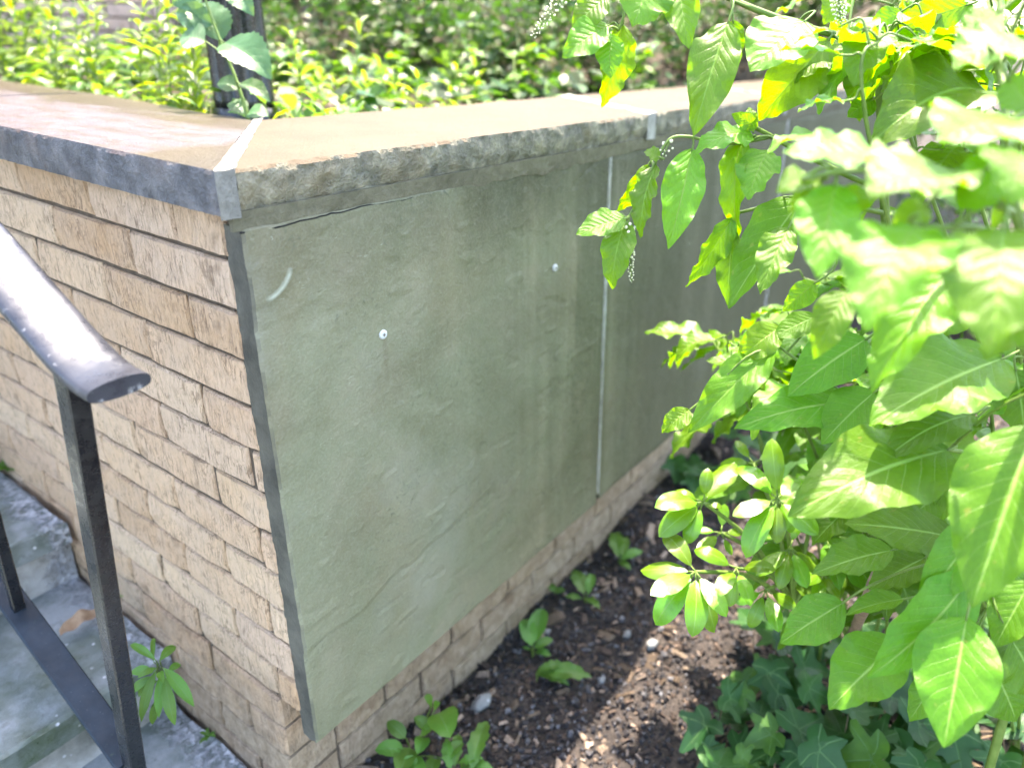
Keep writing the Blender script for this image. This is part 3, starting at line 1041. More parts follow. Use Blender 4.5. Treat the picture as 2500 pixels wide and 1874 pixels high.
def ivy_mesh(mat, seed):
    """Five-lobed leaf with curved lobes and sinuses; petiole at the origin, tip lobe at y = 1."""
    rr = random.Random(seed)
    lob = [(.0, .0), (.10, -.07), (.24, -.10), (.40, -.03), (.47, .06), (.40, .15), (.34, .20), (.44, .28), (.58, .42), (.60, .50), (.46, .50), (.30, .47), (.24, .54), (.17, .72), (.07, .91), (0, 1.0)]
    b = MB(); b.uv = []
    sx, dx = rr.uniform(.88, 1.1), rr.uniform(-.05, .05)
    out = []
    for side in (1, -1):
        k = [rr.uniform(.93, 1.07) for _ in lob]
        ptsl = [Vector((side * x * sx * k[q] + dx * y, y * (2 - k[q]) if 0 < q < len(lob) - 1 else y, 0)) for q, (x, y) in enumerate(lob)]
        out.append(ptsl)
    outl = out[0] + out[1][1:-1][::-1]
    c = Vector((dx * .2, .14, 0))
    ph = rr.uniform(0, 6)
    def zed(p): return .16 * abs(p.x) - .22 * p.y * p.y + .05 * math.sin(5 * p.x + 3 * p.y + ph) - .10 * p.x * p.x
    n = len(outl)
    b.v.append(Vector((c.x, c.y, zed(c)))); b.uv.append((.5 + c.x * .8, .14))
    for t in (.4, .72, 1.0):
        for p0 in outl:
            p = c.lerp(p0, t)
            b.v.append(Vector((p.x, p.y, zed(p)))); b.uv.append((.5 + p.x * .8, p.y * .8 + .1))
    for q in range(n):
        q2 = (q + 1) % n
        b.f.append([0, 1 + q, 1 + q2])
        for l in range(2):
            b.f.append([1 + l * n + q, 1 + (l + 1) * n + q, 1 + (l + 1) * n + q2, 1 + l * n + q2])
    return b.mesh('ivy_leaf', mat, True)

LV = {}
def variants(key, mat, n, **kw):
    out = []
    for i in range(n):
        k2 = {a: (v[0] + (v[1] - v[0]) * random.random() if isinstance(v, tuple) else v) for a, v in kw.items()}
        out.append(leaf_mesh(key, mat, seed=i * 13 + len(LV), **k2))
    LV[key] = out
PK = dict(shape='ovate', nu=10, nv=24, curl=(.25, 1.25), fold=(.10, .55), wave=(.025, .06), twist=(-.7, .7), aspect=.42)
variants('poke', M['poke'], 9, **PK)
variants('poke_y', M['poke_y'], 6, **PK)
variants('poke_lo', M['poke_lo'], 8, shape='ovate', nu=10, nv=24, curl=(.10, .75), fold=(.06, .34), wave=(.014, .04), twist=(-.35, .35), aspect=.45)
variants('rhodo', M['rhodo'], 9, shape='obl', nu=6, nv=12, curl=(.15, 1.1), fold=(.05, .4), wave=(.004, .018), curlw=(.15, .6), twist=(-.4, .4), aspect=.33)
variants('gold', M['gold'], 6, shape='lance', nu=4, nv=8, curl=(.7, 1.7), fold=(.3, .7), wave=.015, aspect=.2)
variants('gold_y', M['gold_y'], 3, shape='lance', nu=4, nv=8, curl=(.3, .9), fold=(.3, .6), wave=.015, aspect=.25)
variants('serr', M['serr'], 4, shape='ovate', nu=8, nv=22, curl=(.5, .9), fold=(.3, .5), wave=.02, teeth=.10, nteeth=11, aspect=.6)
variants('weed', M['weed'], 6, shape='round', nu=4, nv=8, curl=(.4, .9), fold=(.2, .4), wave=.02, aspect=.55)
variants('dand', M['weed'], 4, shape='lance', nu=6, nv=14, curl=(.6, 1.2), fold=(.2, .4), wave=.03, teeth=.22, nteeth=5, aspect=.3)
variants('willow', M['weed'], 5, shape='lance', nu=4, nv=12, curl=(.7, 1.3), fold=(.3, .5), wave=.01, aspect=.22)
LV['ivy'] = [ivy_mesh(M['ivy'], q) for q in range(6)]

UPV = Vector((0, 0, 1))
def put_leaf(plant, key, base, tip, width, nrm, name='leaf', var=None):
    base, tip = Vector(base), Vector(tip)
    y = tip - base
    L = y.length
    y.normalize()
    z = Vector(nrm) - y * Vector(nrm).dot(y)
    if z.length < 1e-4: z = y.orthogonal()
    z.normalize()
    x = y.cross(z)
    mw = Matrix((x * width, y * L, z * L)).transposed().to_4x4()
    mw.translation = base
    me = random.choice(LV[key]) if var is None else LV[key][var % len(LV[key])]
    return place(name, me, plant, mw)

class Plant:
    """Collects the stems of one plant; leaves hang on them by petioles."""
    def __init__(self, obj, mat):
        self.o = obj; self.mb = MB(); self.nodes = []; self.mat = mat
    def stem(self, pts, r0, r1, n=7, sub=6):
        path = smooth_path(pts, sub)
        k = len(path)
        self.mb.tube(path, [lerp(r0, r1, i / (k - 1)) for i in range(k)], n)
        for i, p in enumerate(path): self.nodes.append((p, lerp(r0, r1, i / (k - 1))))
        return path
    def petiole(self, base, direction, r=.0016, maxd=.5):
        if not self.nodes: return
        base = Vector(base)
        q, rr = min(self.nodes, key=lambda n: (n[0] - base).length + .25 * max(0, n[0].z - base.z - .1))
        d = (q - base).length
        if d < .004 or d > maxd: return
        d1 = base - Vector(direction).normalized() * min(.04, d * .5)
        mid = d1.lerp(q, .5) + UPV * (.12 * d)
        self.mb.tube(smooth_path([q, mid, d1, base + Vector(direction).normalized() * .004], 4), [r * 1.25] * 4 + [r] * 8 + [r * .8], 5)
    def leaf_px(self, key, bu, bv, tu, tv, d, wpx, tilt=.25, dt=0.0, side=0.0, var=None):
        b = P(bu, bv, d); t = P(tu, tv, d + dt)
        c = (b + t) / 2
        to = (CAM - c).normalized()
        y = (t - b).normalized()
        sd = y.cross(to).normalized()
        n = to * (1 - tilt) + UPV * tilt + sd * side
        n = n - y * n.dot(y)
        n.normalize()
        wd = wpx * d / FPX / max(.42, abs(n.dot(to)))
        o = put_leaf(self.o, key, b, t, wd, n, var=var)
        self.petiole(b, y)
        return o
    def done(self):
        if self.mb.v: self.mb.build('stem', self.mat, self.o, True)

def raceme(plant, a, b, r0, n, seed):
    """Hanging pokeweed flower spike: thin stalk with buds on short pedicels."""
    rr = random.Random(seed)
    mb = MB(); st = MB()
    a, b = Vector(a), Vector(b)
    st.tube([a.lerp(b, i / 6) for i in range(7)], [.0014 - .0008 * i / 6 for i in range(7)], 5)
    dirv = (b - a).normalized()
    s1 = dirv.orthogonal().normalized(); s2 = dirv.cross(s1)
    for i in range(n):
        t = (i + .5) / n
        p = a.lerp(b, .1 + .9 * t)
        an = i * 2.4
        out = s1 * math.cos(an) + s2 * math.sin(an)
        ln = r0 * (1.05 - .75 * t) * rr.uniform(.8, 1.15)
        q = p + out * ln + dirv * ln * .3
        st.tube([p, q], .0004, 4, False)
        mb.blob(q, lerp(.0022, .0009, t) * rr.uniform(.8, 1.2), 6, 4)
    f = st.build('flower_spike', M['stem'], plant, True)
    mb.build('bud', M['flower'], f, True)

# ---- pokeweed, the sharp branches in front of the slabs
def soil_at(u, v):
    p = PZ(u, v, SOIL_Z)
    return Vector((p.x, p.y, soil_h(p.x, p.y)))

r_a = P(2440, 1560, 1.50); r_a.z = soil_h(r_a.x, r_a.y) - .01
pa = Plant(thing('pokeweed_plant', r_a, 'tall pokeweed with forked green stem and sunlit drooping leaves before the stone slabs', 'plant', 'pokeweed plants'), M['stem'])
pa.stem([r_a, P(2230, 1100, 1.22), P(2170, 640, 1.14), P(2153, 340, 1.06), P(2145, 150, 1.03)], .0085, .0062)
pa.stem([P(2145, 152, 1.03), P(2085, 100, 1.02), P(1965, 66, 1.0), P(1850, 25, 1.0), P(1740, -20, 1.0), P(1600, -60, .98)], .0058, .0035)
pa.stem([P(2145, 152, 1.03), P(2200, 108, 1.03), P(2270, 60, 1.05), P(2335, -5, 1.06), P(2380, -60, 1.07)], .0056, .0042)
pa.stem([P(1850, 25, 1.0), P(1600, -60, .98), P(1530, -30, .98), P(1522, 40, .98), P(1510, 75, .98)], .0025, .0016)
pa.stem([P(2160, 470, 1.10), P(2010, 400, 1.02), P(1905, 345, 1.0), P(1860, 320, .99), P(1822, 305, .98)], .0045, .0026)
pa.stem([P(1880, 335, 1.0), P(1800, 350, .98), P(1735, 349, .98), P(1690, 335, .97), P(1640, 337, .97), P(1608, 378, .97), P(1600, 402, .97)], .0026, .0018)
pa.stem([P(1602, 396, .97), P(1575, 440, .97), P(1545, 510, .97), P(1530, 534, .97)], .0018, .0013)
pa.stem([P(2160, 520, 1.1), P(2040, 500, 1.02), P(1900, 500, 1.0), P(1800, 520, 1.0)], .0042, .0022)
for a in (
    # upper left tassel
    ('poke', 1488, 62, 1372, 142, .98, 72, .45, -.02, 0), ('poke', 1490, 84, 1490, 192, .97, 66, .2, 0, .2), ('poke_y', 1520, 58, 1468, 264, .99, 80, .05, .03, -.3),
    ('poke', 1482, -8, 1396, 74, .98, 72, .3, 0, .2), ('poke', 1575, -70, 1545, 66, .96, 110, .5, -.03, -.4), ('poke', 1660, -60, 1682, 122, .97, 74, .35, -.02, .3),
    ('poke_y', 1560, -60, 1600, 30, 1.0, 60, .1, .02, 0),
    # below the fork
    ('poke', 1778, 54, 1692, 334, .97, 108, .22, -.01, .1), ('poke', 1790, 50, 1800, 165, .98, 58, .2, .01, .4), ('poke', 1965, 52, 1832, 176, .96, 118, .8, -.02, -.2),
    ('poke_y', 2022, 96, 1852, 294, 1.0, 132, .02, .05, .0), ('poke', 2098, 130, 1998, 280, 1.0, 56, .4, -.02, .5), ('poke', 2030, 148, 1940, 206, 1.0, 42, .75, 0, 0),
    ('poke', 2134, 242, 2068, 286, 1.0, 56, .3, 0, 0), ('poke_y', 2100, 138, 2050, 90, 1.03, 60, .1, .03, 0), ('poke_y', 2060, -30, 2010, 60, 1.05, 70, .1, 0, 0),
    ('poke_y', 2362, 12, 2172, 76, 1.04, 92, .05, .05, .0), ('poke', 2368, 118, 2230, 212, .95, 98, .75, -.04, .1), ('poke', 2424, 240, 2118, 362, .92, 128, .55, -.06, 0),
    ('poke_y', 2250, 90, 2175, 160, 1.06, 70, .1, .02, 0), ('poke', 2200, 30, 2120, 75, 1.06, 60, .2, .02, 0), ('poke_y', 2290, 130, 2250, 240, 1.08, 80, .1, .03, 0),
    # middle hanging branch
    ('poke', 1690, 364, 1632, 608, .97, 96, .22, -.02, -.15), ('poke', 1838, 332, 1694, 378, .98, 56, .55, -.02, 0), ('poke', 1602, 402, 1564, 582, .97, 54, .3, 0, .4),
    ('poke_y', 1584, 402, 1504, 516, .98, 48, .05, .02, -.3), ('poke', 1528, 533, 1406, 573, .96, 62, .5, -.01, 0), ('poke', 1528, 538, 1496, 707, .97, 78, .18, .0, .2),
    ('poke_y', 1510, 540, 1540, 620, .99, 46, .1, .02, 0), ('poke', 1790, 530, 1674, 700, .99, 64, .12, .02, -.5), ('poke_lo', 1790, 556, 1776, 745, 1.0, 64, .12, .02, .2),
    ('poke_y', 1812, 322, 1806, 596, .99, 66, .06, .02, .3), ('poke', 1876, 366, 1826, 488, .96, 86, .55, -.02, .1), ('poke_lo', 1966, 474, 1778, 752, .97, 112, .28, -.02, .2),
    ('poke', 1925, 556, 1856, 718, .93, 78, .4, -.03, 0), ('poke_y', 1850, 312, 1786, 278, .98, 40, .1, 0, 0), ('poke_y', 1838, 318, 1828, 262, .98, 34, .1, 0, 0),
    ('poke_y', 1990, 690, 1910, 760, 1.02, 60, .1, 0, 0), ('poke', 1612, 385, 1572, 372, .96, 34, .5, 0, 0),
): pa.leaf_px(*a)
raceme(pa.o, P(1534, 528, .965), P(1542, 688, .962), .0075, 60, 3)
raceme(pa.o, P(2045, -45, 1.0), P(2052, 62, .99), .014, 90, 5)
raceme(pa.o, P(1412, -60, .99), P(1300, 90, .98), .011, 80, 6)
raceme(pa.o, P(1640, 336, .97), P(1612, 392, .968), .010, 12, 8)
pa.done()

# ---- pokeweed close to the camera: pale, blurred upper leaves
r_b = P(2560, 1500, .92); r_b.z = soil_h(r_b.x, r_b.y) - .01
pb = Plant(thing('pokeweed_plant', r_b, 'nearest pokeweed, its pale blurred leaves overlapping the picture at right', 'plant', 'pokeweed plants'), M['stem'])
pb.stem([r_b, P(2620, 1100, .84), P(2560, 760, .72), P(2470, 480, .64), P(2452, 240, .66), P(2445, 90, .70), P(2440, -60, .72)], .0065, .0028)
pb.stem([P(2470, 520, .60), P(2380, 470, .57), P(2240, 430, .56), P(2080, 415, .57), P(1960, 440, .60)], .0036, .002)
pb.stem([P(2490, 640, .62), P(2400, 560, .58), P(2290, 555, .56), P(2220, 540, .56)], .0036, .002)
pb.stem([P(2530, 900, .74), P(2420, 720, .70), P(2323, 646, .70), P(2245, 606, .68)], .0050, .0040)
for a in (
    ('poke', 2470, 290, 2290, 345, .58, 112, .75, -.05, 0), ('poke', 2200, 395, 1912, 372, .60, 92, .80, .0, .1), ('poke', 2330, 420, 2120, 480, .56, 120, .8, -.03, 0),
    ('poke_y', 2420, 345, 2400, 400, .60, 46, .1, 0, 0), ('poke', 2500, 420, 2340, 520, .56, 110, .6, -.02, 0), ('poke_y', 2120, 470, 2030, 530, .60, 70, .2, 0, 0),
    ('poke', 2038, 452, 1996, 680, .60, 118, .45, -.04, 0), ('poke', 2232, 552, 2118, 808, .54, 172, .40, -.05, .1), ('poke', 2450, 560, 2420, 860, .52, 214, .45, -.05, 0),
    ('poke', 2325, 648, 2128, 956, .72, 146, .30, -.03, .1), ('poke', 2068, 712, 1986, 876, .70, 90, .30, 0, .0), ('poke', 2520, 380, 2460, 500, .52, 130, .6, -.02, 0),
    ('poke_y', 2260, 500, 2180, 570, .58, 70, .15, 0, 0), ('poke', 2500, 100, 2330, 170, .62, 110, .7, 0, 0), ('poke', 2440, 30, 2350, 100, .64, 70, .5, 0, 0),
    ('poke', 2460, 190, 2520, 290, .60, 100, .5, 0, 0), ('poke_lo', 2350, 470, 2260, 470, .60, 70, .7, 0, 0), ('poke_y', 2500, 470, 2420, 560, .66, 60, .1, 0, 0),
    ('poke', 2530, 720, 2400, 880, .56, 120, .5, -.02, 0), ('poke_y', 2000, 440, 1930, 520, .62, 50, .2, 0, 0), ('poke', 1985, 445, 1895, 470, .62, 60, .6, 0, 0),
): pb.leaf_px(*a)
raceme(pb.o, P(2060, 470, .60), P(2010, 640, .60), .007, 50, 13)
pb.done()

# ---- pokeweed, broad lower leaves in the right-hand corner
r_c = P(2600, 1700, 1.15); r_c.z = soil_h(r_c.x, r_c.y) - .01
pc = Plant(thing('pokeweed_plant', r_c, 'low pokeweed with broad wet green leaves, lower right corner', 'plant', 'pokeweed plants'), M['stem'])
pc.stem([r_c, P(2570, 1500, 1.05), P(2530, 1250, 1.0), P(2500, 1050, .96), P(2510, 860, .93)], .0055, .0040)
pc.stem([P(2540, 1480, 1.02), P(2420, 1420, .94), P(2365, 1360, .88), P(2335, 1312, .86)], .004, .0025)
pc.stem([P(2520, 1200, .98), P(2380, 1115, .91), P(2316, 1098, .88)], .0035, .0025)
pc.stem([P(2520, 1230, .99), P(2260, 1060, 1.03), P(2090, 980, 1.04), P(1900, 845, 1.06)], .004, .002)
for a in (
    ('poke_lo', 2316, 1098, 1922, 1262, .86, 176, .50, -.06, 0, 0), ('poke_lo', 2447, 876, 2122, 1040, .86, 168, .50, -.05, 0, 1), ('poke_lo', 2375, 1012, 2152, 1128, .87, 90, .40, -.03, .2),
    ('poke_lo', 2334, 1312, 2060, 1278, .89, 104, .60, .0, 0), ('poke_lo', 2525, 1040, 2372, 1482, .74, 232, .30, -.04, 0, 2), ('poke_lo', 2400, 1268, 2236, 1484, .86, 116, .35, -.02, -.2),
    ('poke_lo', 2376, 1400, 2116, 1654, .84, 132, .22, -.03, -.5), ('poke_lo', 2196, 1566, 2024, 1732, .90, 150, .50, -.03, 0), ('poke_lo', 2360, 1506, 2304, 1824, .80, 186, .45, -.05, 0, 3),
    ('poke_lo', 2060, 1470, 1905, 1570, .98, 112, .6, 0, 0), ('poke_lo', 2180, 1342, 1982, 1402, .96, 88, .55, 0, 0), ('poke_lo', 2205, 1462, 2066, 1500, .93, 48, .4, 0, .4),
    ('poke_lo', 2515, 1420, 2428, 1580, .86, 108, .4, 0, 0), ('poke_lo', 2086, 980, 1792, 1046, 1.03, 98, .45, -.03, 0), ('poke', 1892, 846, 1680, 1056, 1.06, 96, .3, -.02, .1),
    ('poke_y', 1684, 1000, 1616, 1056, 1.05, 54, .2, 0, 0), ('poke_y', 1905, 798, 1798, 884, 1.07, 80, .2, 0, 0), ('poke_lo', 1992, 772, 1884, 824, 1.06, 62, .3, 0, 0),
    ('poke_lo', 2114, 828, 1922, 968, 1.02, 122, .35, -.02, 0), ('poke_lo', 2136, 956, 2006, 1084, .99, 112, .5, 0, 0), ('poke_lo', 2440, 1130, 2380, 1260, .90, 90, .4, 0, .2),
    ('poke_lo', 2300, 1200, 2200, 1290, .96, 80, .5, 0, 0), ('poke_lo', 2110, 1180, 1990, 1230, 1.02, 90, .5, 0, 0), ('poke_lo', 2260, 1360, 2120, 1440, 1.0, 90, .5, 0, 0),
    ('poke_lo', 2420, 1620, 2480, 1760, .92, 110, .5, 0, 0), ('poke_lo', 2300, 1640, 2220, 1760, .98, 80, .5, 0, 0), ('poke_lo', 2470, 1560, 2540, 1700, .86, 110, .5, 0, 0),
    ('poke_lo', 2480, 900, 2500, 1060, .92, 120, .4, 0, 0), ('poke', 2380, 720, 2290, 830, .94, 90, .4, 0, 0),
): pc.leaf_px(*a)
pc.done()

# ---- more pokeweed stems filling the thicket behind those leaves
def thicket(u0, u1, v0, v1, d0, d1, n, root, label, key, seed):
    rr = random.Random(seed)
    ro = P(*root)
    ro.z = soil_h(ro.x, ro.y) - .01
    pl = Plant(thing('pokeweed_plant', ro, label, 'plant', 'pokeweed plants'), M['stem'])
    stems = []
    for q in range(4):
        uu = lerp(u0, u1, (q + .5) / 4)
        dd = lerp(d0, d1, rr.random())
        pts = [ro, ro.lerp(P(uu, (v0 + v1) / 2, dd), .55) + Vector((rr.uniform(-.05, .05), rr.uniform(-.05, .05), .1)), P(uu + rr.uniform(-130, 130), lerp(v0, v1, .35), dd + rr.uniform(-.06, .06)), P(uu + rr.uniform(-200, 120), v0 + rr.uniform(0, 90), dd + rr.uniform(-.08, .04))]
        stems.append(pl.stem(pts, .0042, .0016, 6, 8))
    for i in range(n):
        sp = stems[rr.randrange(4)]
        b = sp[rr.randrange(len(sp) // 3, len(sp))]
        an = rr.uniform(0, 2 * PI)
        L = rr.uniform(.09, .18)
        out = Vector((math.cos(an), math.sin(an), 0))
        b2 = b + out * rr.uniform(.02, .05) + UPV * rr.uniform(0, .02)
        t = b2 + out * L * rr.uniform(.5, .9) + UPV * L * rr.uniform(-.75, .1)
        put_leaf(pl.o, key, b2, t, L * rr.uniform(.36, .46), UPV + out * .3)
        pl.petiole(b2, t - b2, .0014, .12)
    pl.done()
thicket(2180, 2480, -80, 520, 1.15, 1.45, 46, (2420, 1300, 1.6), 'pokeweed stems half hidden at the upper right behind paler leaves', 'poke', 21)
thicket(2080, 2420, 620, 1150, 1.10, 1.40, 44, (2330, 1500, 1.5), 'shaded pokeweed stems behind the broad wet leaves at right', 'poke_lo', 22)
thicket(1720, 1990, 780, 1040, 1.34, 1.46, 40, (2040, 1420, 1.50), 'sunlit young pokeweed shoots in front of the second stone slab', 'poke', 26)
thicket(1990, 2240, 860, 1130, 1.20, 1.34, 40, (2160, 1440, 1.45), 'sunlit young pokeweed shoots between the rhododendron and the broad wet leaves', 'poke', 27)
thicket(2150, 2520, 60, 700, .85, 1.15, 54, (2500, 1300, 1.35), 'leafy pokeweed shoots filling the upper right in front of the far bushes', 'poke', 28)
thicket(1800, 2120, 800, 1120, 1.45, 1.62, 46, (2080, 1420, 1.62), 'shaded pokeweed stems between the stone slabs and the rhododendron', 'poke_lo', 24)
thicket(2150, 2500, 1150, 1600, 1.02, 1.30, 40, (2560, 1650, 1.40), 'low shaded pokeweed stems under the broad wet leaves', 'poke_lo', 25)
thicket(1980, 2280, 1240, 1540, 1.24, 1.42, 40, (2150, 1640, 1.50), 'low shaded pokeweed shoots right of the rhododendron above the ivy', 'poke_lo', 29)
thicket(2520, 2800, 0, 1300, .8, 1.3, 50, (2760, 1600, 1.25), 'pokeweed at the outer right edge of the bed', 'poke', 23)

# ---- rhododendron
r_r = soil_at(1960, 1560)
pr = Plant(thing('rhododendron_shrub', r_r, 'small rhododendron with glossy whorled leaves beside the bare mulch', 'shrub'), M['stem'])
WH = [((1699, 1395), 1.10, [(1543, 1391), (1627, 1309), (1588, 1452), (1594, 1533), (1690, 1560), (1768, 1497), (1744, 1542)]),
      ((1798, 1386), 1.12, [(1699, 1344), (1890, 1391), (1780, 1482), (1836, 1488), (1750, 1462)]),
      ((1898, 1216), 1.10, [(1884, 1070), (1792, 1137), (1780, 1262), (1898, 1340), (1826, 1352), (1960, 1164), (1998, 1306), (1935, 1300)]),
      ((1717, 1225), 1.16, [(1584, 1240), (1636, 1196), (1606, 1312), (1676, 1326), (1760, 1240), (1790, 1134), (1730, 1140)]),
      ((1930, 1335), 1.16, [(1968, 1428), (1900, 1440), (2000, 1400), (1850, 1400), (1950, 1260)]),
      ((1840, 1130), 1.22, [(1790, 1070), (1760, 1130), (1900, 1100), (1850, 1200)]),
      ((1870, 1440), 1.20, [(1800, 1470), (1830, 1530), (1900, 1540), (1940, 1480), (1850, 1380)]),
      ((1760, 1300), 1.22, [(1690, 1290), (1700, 1350), (1790, 1360), (1820, 1300), (1770, 1230)]),
      ((1990, 1210), 1.22, [(1940, 1150), (2040, 1160), (2050, 1240), (1990, 1290), (1930, 1230)]),
      ((2010, 1400), 1.22, [(1960, 1350), (2070, 1380), (2050, 1460), (1990, 1480), (1950, 1430)])]
mid = P(1935, 1480, 1.26)
pr.stem([r_r, P(1950, 1530, 1.34), mid], .0045, .004)
for (c, d, tips) in WH:
    cp = P(c[0], c[1], d)
    pr.stem([mid, mid.lerp(cp, .5) + Vector((.01, 0, .02)), cp], .0045, .0028)
    for q, tp in enumerate(tips):
        t = P(tp[0], tp[1], d + (-.03 if tp[1] > c[1] else .03) + rnd(-.03, .03))
        t = cp + (t - cp) * rnd(.86, 1.08)
        y = (t - cp)
        b = cp + y.normalized() * .012
        put_leaf(pr.o, 'rhodo', b, t, y.length * rnd(.34, .42), UPV * .75 + (CAM - cp).normalized() * .55 + Vector((rnd(-.2, .2), rnd(-.2, .2), 0)))
        pr.mb.tube([cp, b], .0014, 5)
pr.done()

# ---- ivy and maple-leaved ground cover at the lower right
def ivy_patch(label, spots, seed, d_off=0.0):
    rr = random.Random(seed)
    u0, v0 = spots[0][0], spots[0][1]
    rt = soil_at(u0, v0)
    pl = Plant(thing('ivy_plant', rt, label, 'ivy', 'ivy at the lower right'), M['stem_r'])
    prev = rt + Vector((0, 0, .01))
    for (u, v, L) in spots:
        c = soil_at(u, v)
        h = rr.uniform(.05, .13) + d_off
        r = c - CAM
        p = CAM + r * (1 - h / max(.3, -r.z))                 # same pixel, raised above the soil
        an = rr.uniform(0, 6.28)
        sl = Vector((math.cos(an) * .35, math.sin(an) * .35, 0))
        n = (UPV + sl + (CAM - p).normalized() * .5).normalized()
        t = Vector((math.cos(an), math.sin(an), 0)); t = (t - n * t.dot(n)).normalized()
        ln = L * (p - CAM).dot(FWD) / FPX
        put_leaf(pl.o, 'ivy', p - t * ln * .3, p + t * ln * .7, ln * .92, n)
        foot = Vector((p.x - t.x * .03, p.y - t.y * .03, soil_h(p.x, p.y) + .01))
        pl.mb.tube([foot, foot.lerp(p, .6) - t * .01, p - t * ln * .28], [.0014, .0011, .0009], 5)
        pl.mb.tube([prev, prev.lerp(foot, .5) + Vector((0, 0, .008)), foot], .0018, 5)
        prev = foot
    pl.done()
rr0 = random.Random(5)
def spots(u0, u1, v0, v1, n, l0, l1):
    return [(rr0.uniform(u0, u1), rr0.uniform(v0, v1), rr0.uniform(l0, l1)) for _ in range(n)]
ivy_patch('dark lobed ivy leaves in the sun specks beside the mulch', spots(1710, 1880, 1690, 1860, 14, 70, 110), 1)
ivy_patch('dark glossy ivy spread under the round green leaf, bottom edge', [(1960, 1770, 150), (2050, 1790, 160), (2010, 1850, 150), (2110, 1860, 150), (1960, 1860, 140), (2130, 1790, 130), (2190, 1850, 150), (2080, 1730, 120)], 2)
ivy_patch('ivy in the bottom right corner under the pokeweed leaves', spots(2230, 2520, 1700, 1880, 16, 110, 170), 3)
ivy_patch('shaded ivy trailing below the rhododendron', spots(1780, 2060, 1500, 1700, 22, 80, 120), 4)
ivy_patch('shaded ivy under the wet pokeweed leaves at right', spots(2060, 2500, 1450, 1720, 26, 90, 130), 6)
ivy_patch('ivy in deep shade along the far foot of the stone slabs', spots(1640, 2100, 1050, 1230, 22, 60, 90), 7)

# ---- small weeds on the mulch
def weed(label, u, v, leaves, key='weed', group='weeds sprouting in the mulch', lift=.05, zbase=None, wr=.62):
    rt = soil_at(u, v) if zbase is None else PZ(u, v, zbase)
    pl = Plant(thing('weed', rt, label, 'weed', group), M['stem'])
    for (bu, bv, tu, tv, h) in leaves:
        def up(uu, vv, hh):
            r = RIGHT * ((uu - PPX) / FPX) + DOWN * ((vv - PPY) / FPX) + FWD
            return CAM + r * ((rt.z + hh - CAM.z) / r.z)
        b = up(bu, bv, h * .8); t = up(tu, tv, h)
        L = (t - b).length
        put_leaf(pl.o, key, b, t, L * wr * rnd(.85, 1.1), UPV + (CAM - b).normalized() * .6 + Vector((rnd(-.2, .2), rnd(-.2, .2), 0)))
        pl.mb.tube(smooth_path([rt, rt.lerp(b, .55) + Vector((0, 0, .006)), b], 3), .0011, 5)
    pl.done()
weed('bright round-leaved sprout in the mulch against the brick footing', 1010, 1865, [
    (990, 1800, 945, 1760, .08), (985, 1830, 915, 1830, .07), (1000, 1825, 975, 1890, .06), (1030, 1790, 1065, 1770, .10), (1035, 1800, 1020, 1840, .07), (1055, 1720, 1035, 1700, .15), (1060, 1735, 1075, 1715, .14),
    (1070, 1740, 1100, 1800, .12), (1000, 1850, 1030, 1900, .05), (1080, 1850, 1130, 1810, .05), (1050, 1780, 1010, 1750, .10), (1020, 1860, 985, 1850, .06), (1060, 1850, 1050, 1895, .04)])
weed('dandelion leaves at the bottom edge of the mulch', 1110, 1872, [(1110, 1870, 1120, 1790, .05), (1120, 1860, 1180, 1850, .05), (1125, 1865, 1150, 1900, .03), (1100, 1880, 1090, 1800, .06), (1130, 1870, 1210, 1880, .03), (1150, 1880, 1190, 1760, .05)], 'dand', wr=.36)
weed('upright pair of broad leaves in the mulch by the wall foot', 1300, 1590, [(1300, 1570, 1325, 1485, .06), (1298, 1575, 1280, 1510, .06), (1305, 1580, 1350, 1560, .04), (1295, 1585, 1275, 1580, .03), (1310, 1590, 1345, 1600, .02)], wr=.5)
weed('flat rosette of toothed leaves in the middle of the mulch', 1310, 1650, [(1310, 1640, 1445, 1652, .03), (1310, 1640, 1380, 1622, .04), (1312, 1645, 1390, 1672, .02), (1315, 1640, 1400, 1630, .03)], 'dand', wr=.34)
weed('small toothed weed higher up the mulch near the wall', 1430, 1480, [(1425, 1450, 1400, 1390, .05), (1430, 1460, 1465, 1485, .03), (1435, 1450, 1445, 1400, .05), (1420, 1460, 1380, 1455, .03)], 'dand', wr=.42)
weed('narrow weed between the last mulch and the wall foot', 1520, 1370, [(1510, 1360, 1500, 1300, .05), (1515, 1365, 1570, 1345, .04), (1510, 1370, 1540, 1390, .02), (1520, 1360, 1530, 1310, .05)], 'dand', wr=.4)
weed('tiny two-leaved sprout in the mulch beside the brick footing', 1355, 1450, [(1355, 1445, 1340, 1425, .02), (1355, 1445, 1380, 1440, .02)])
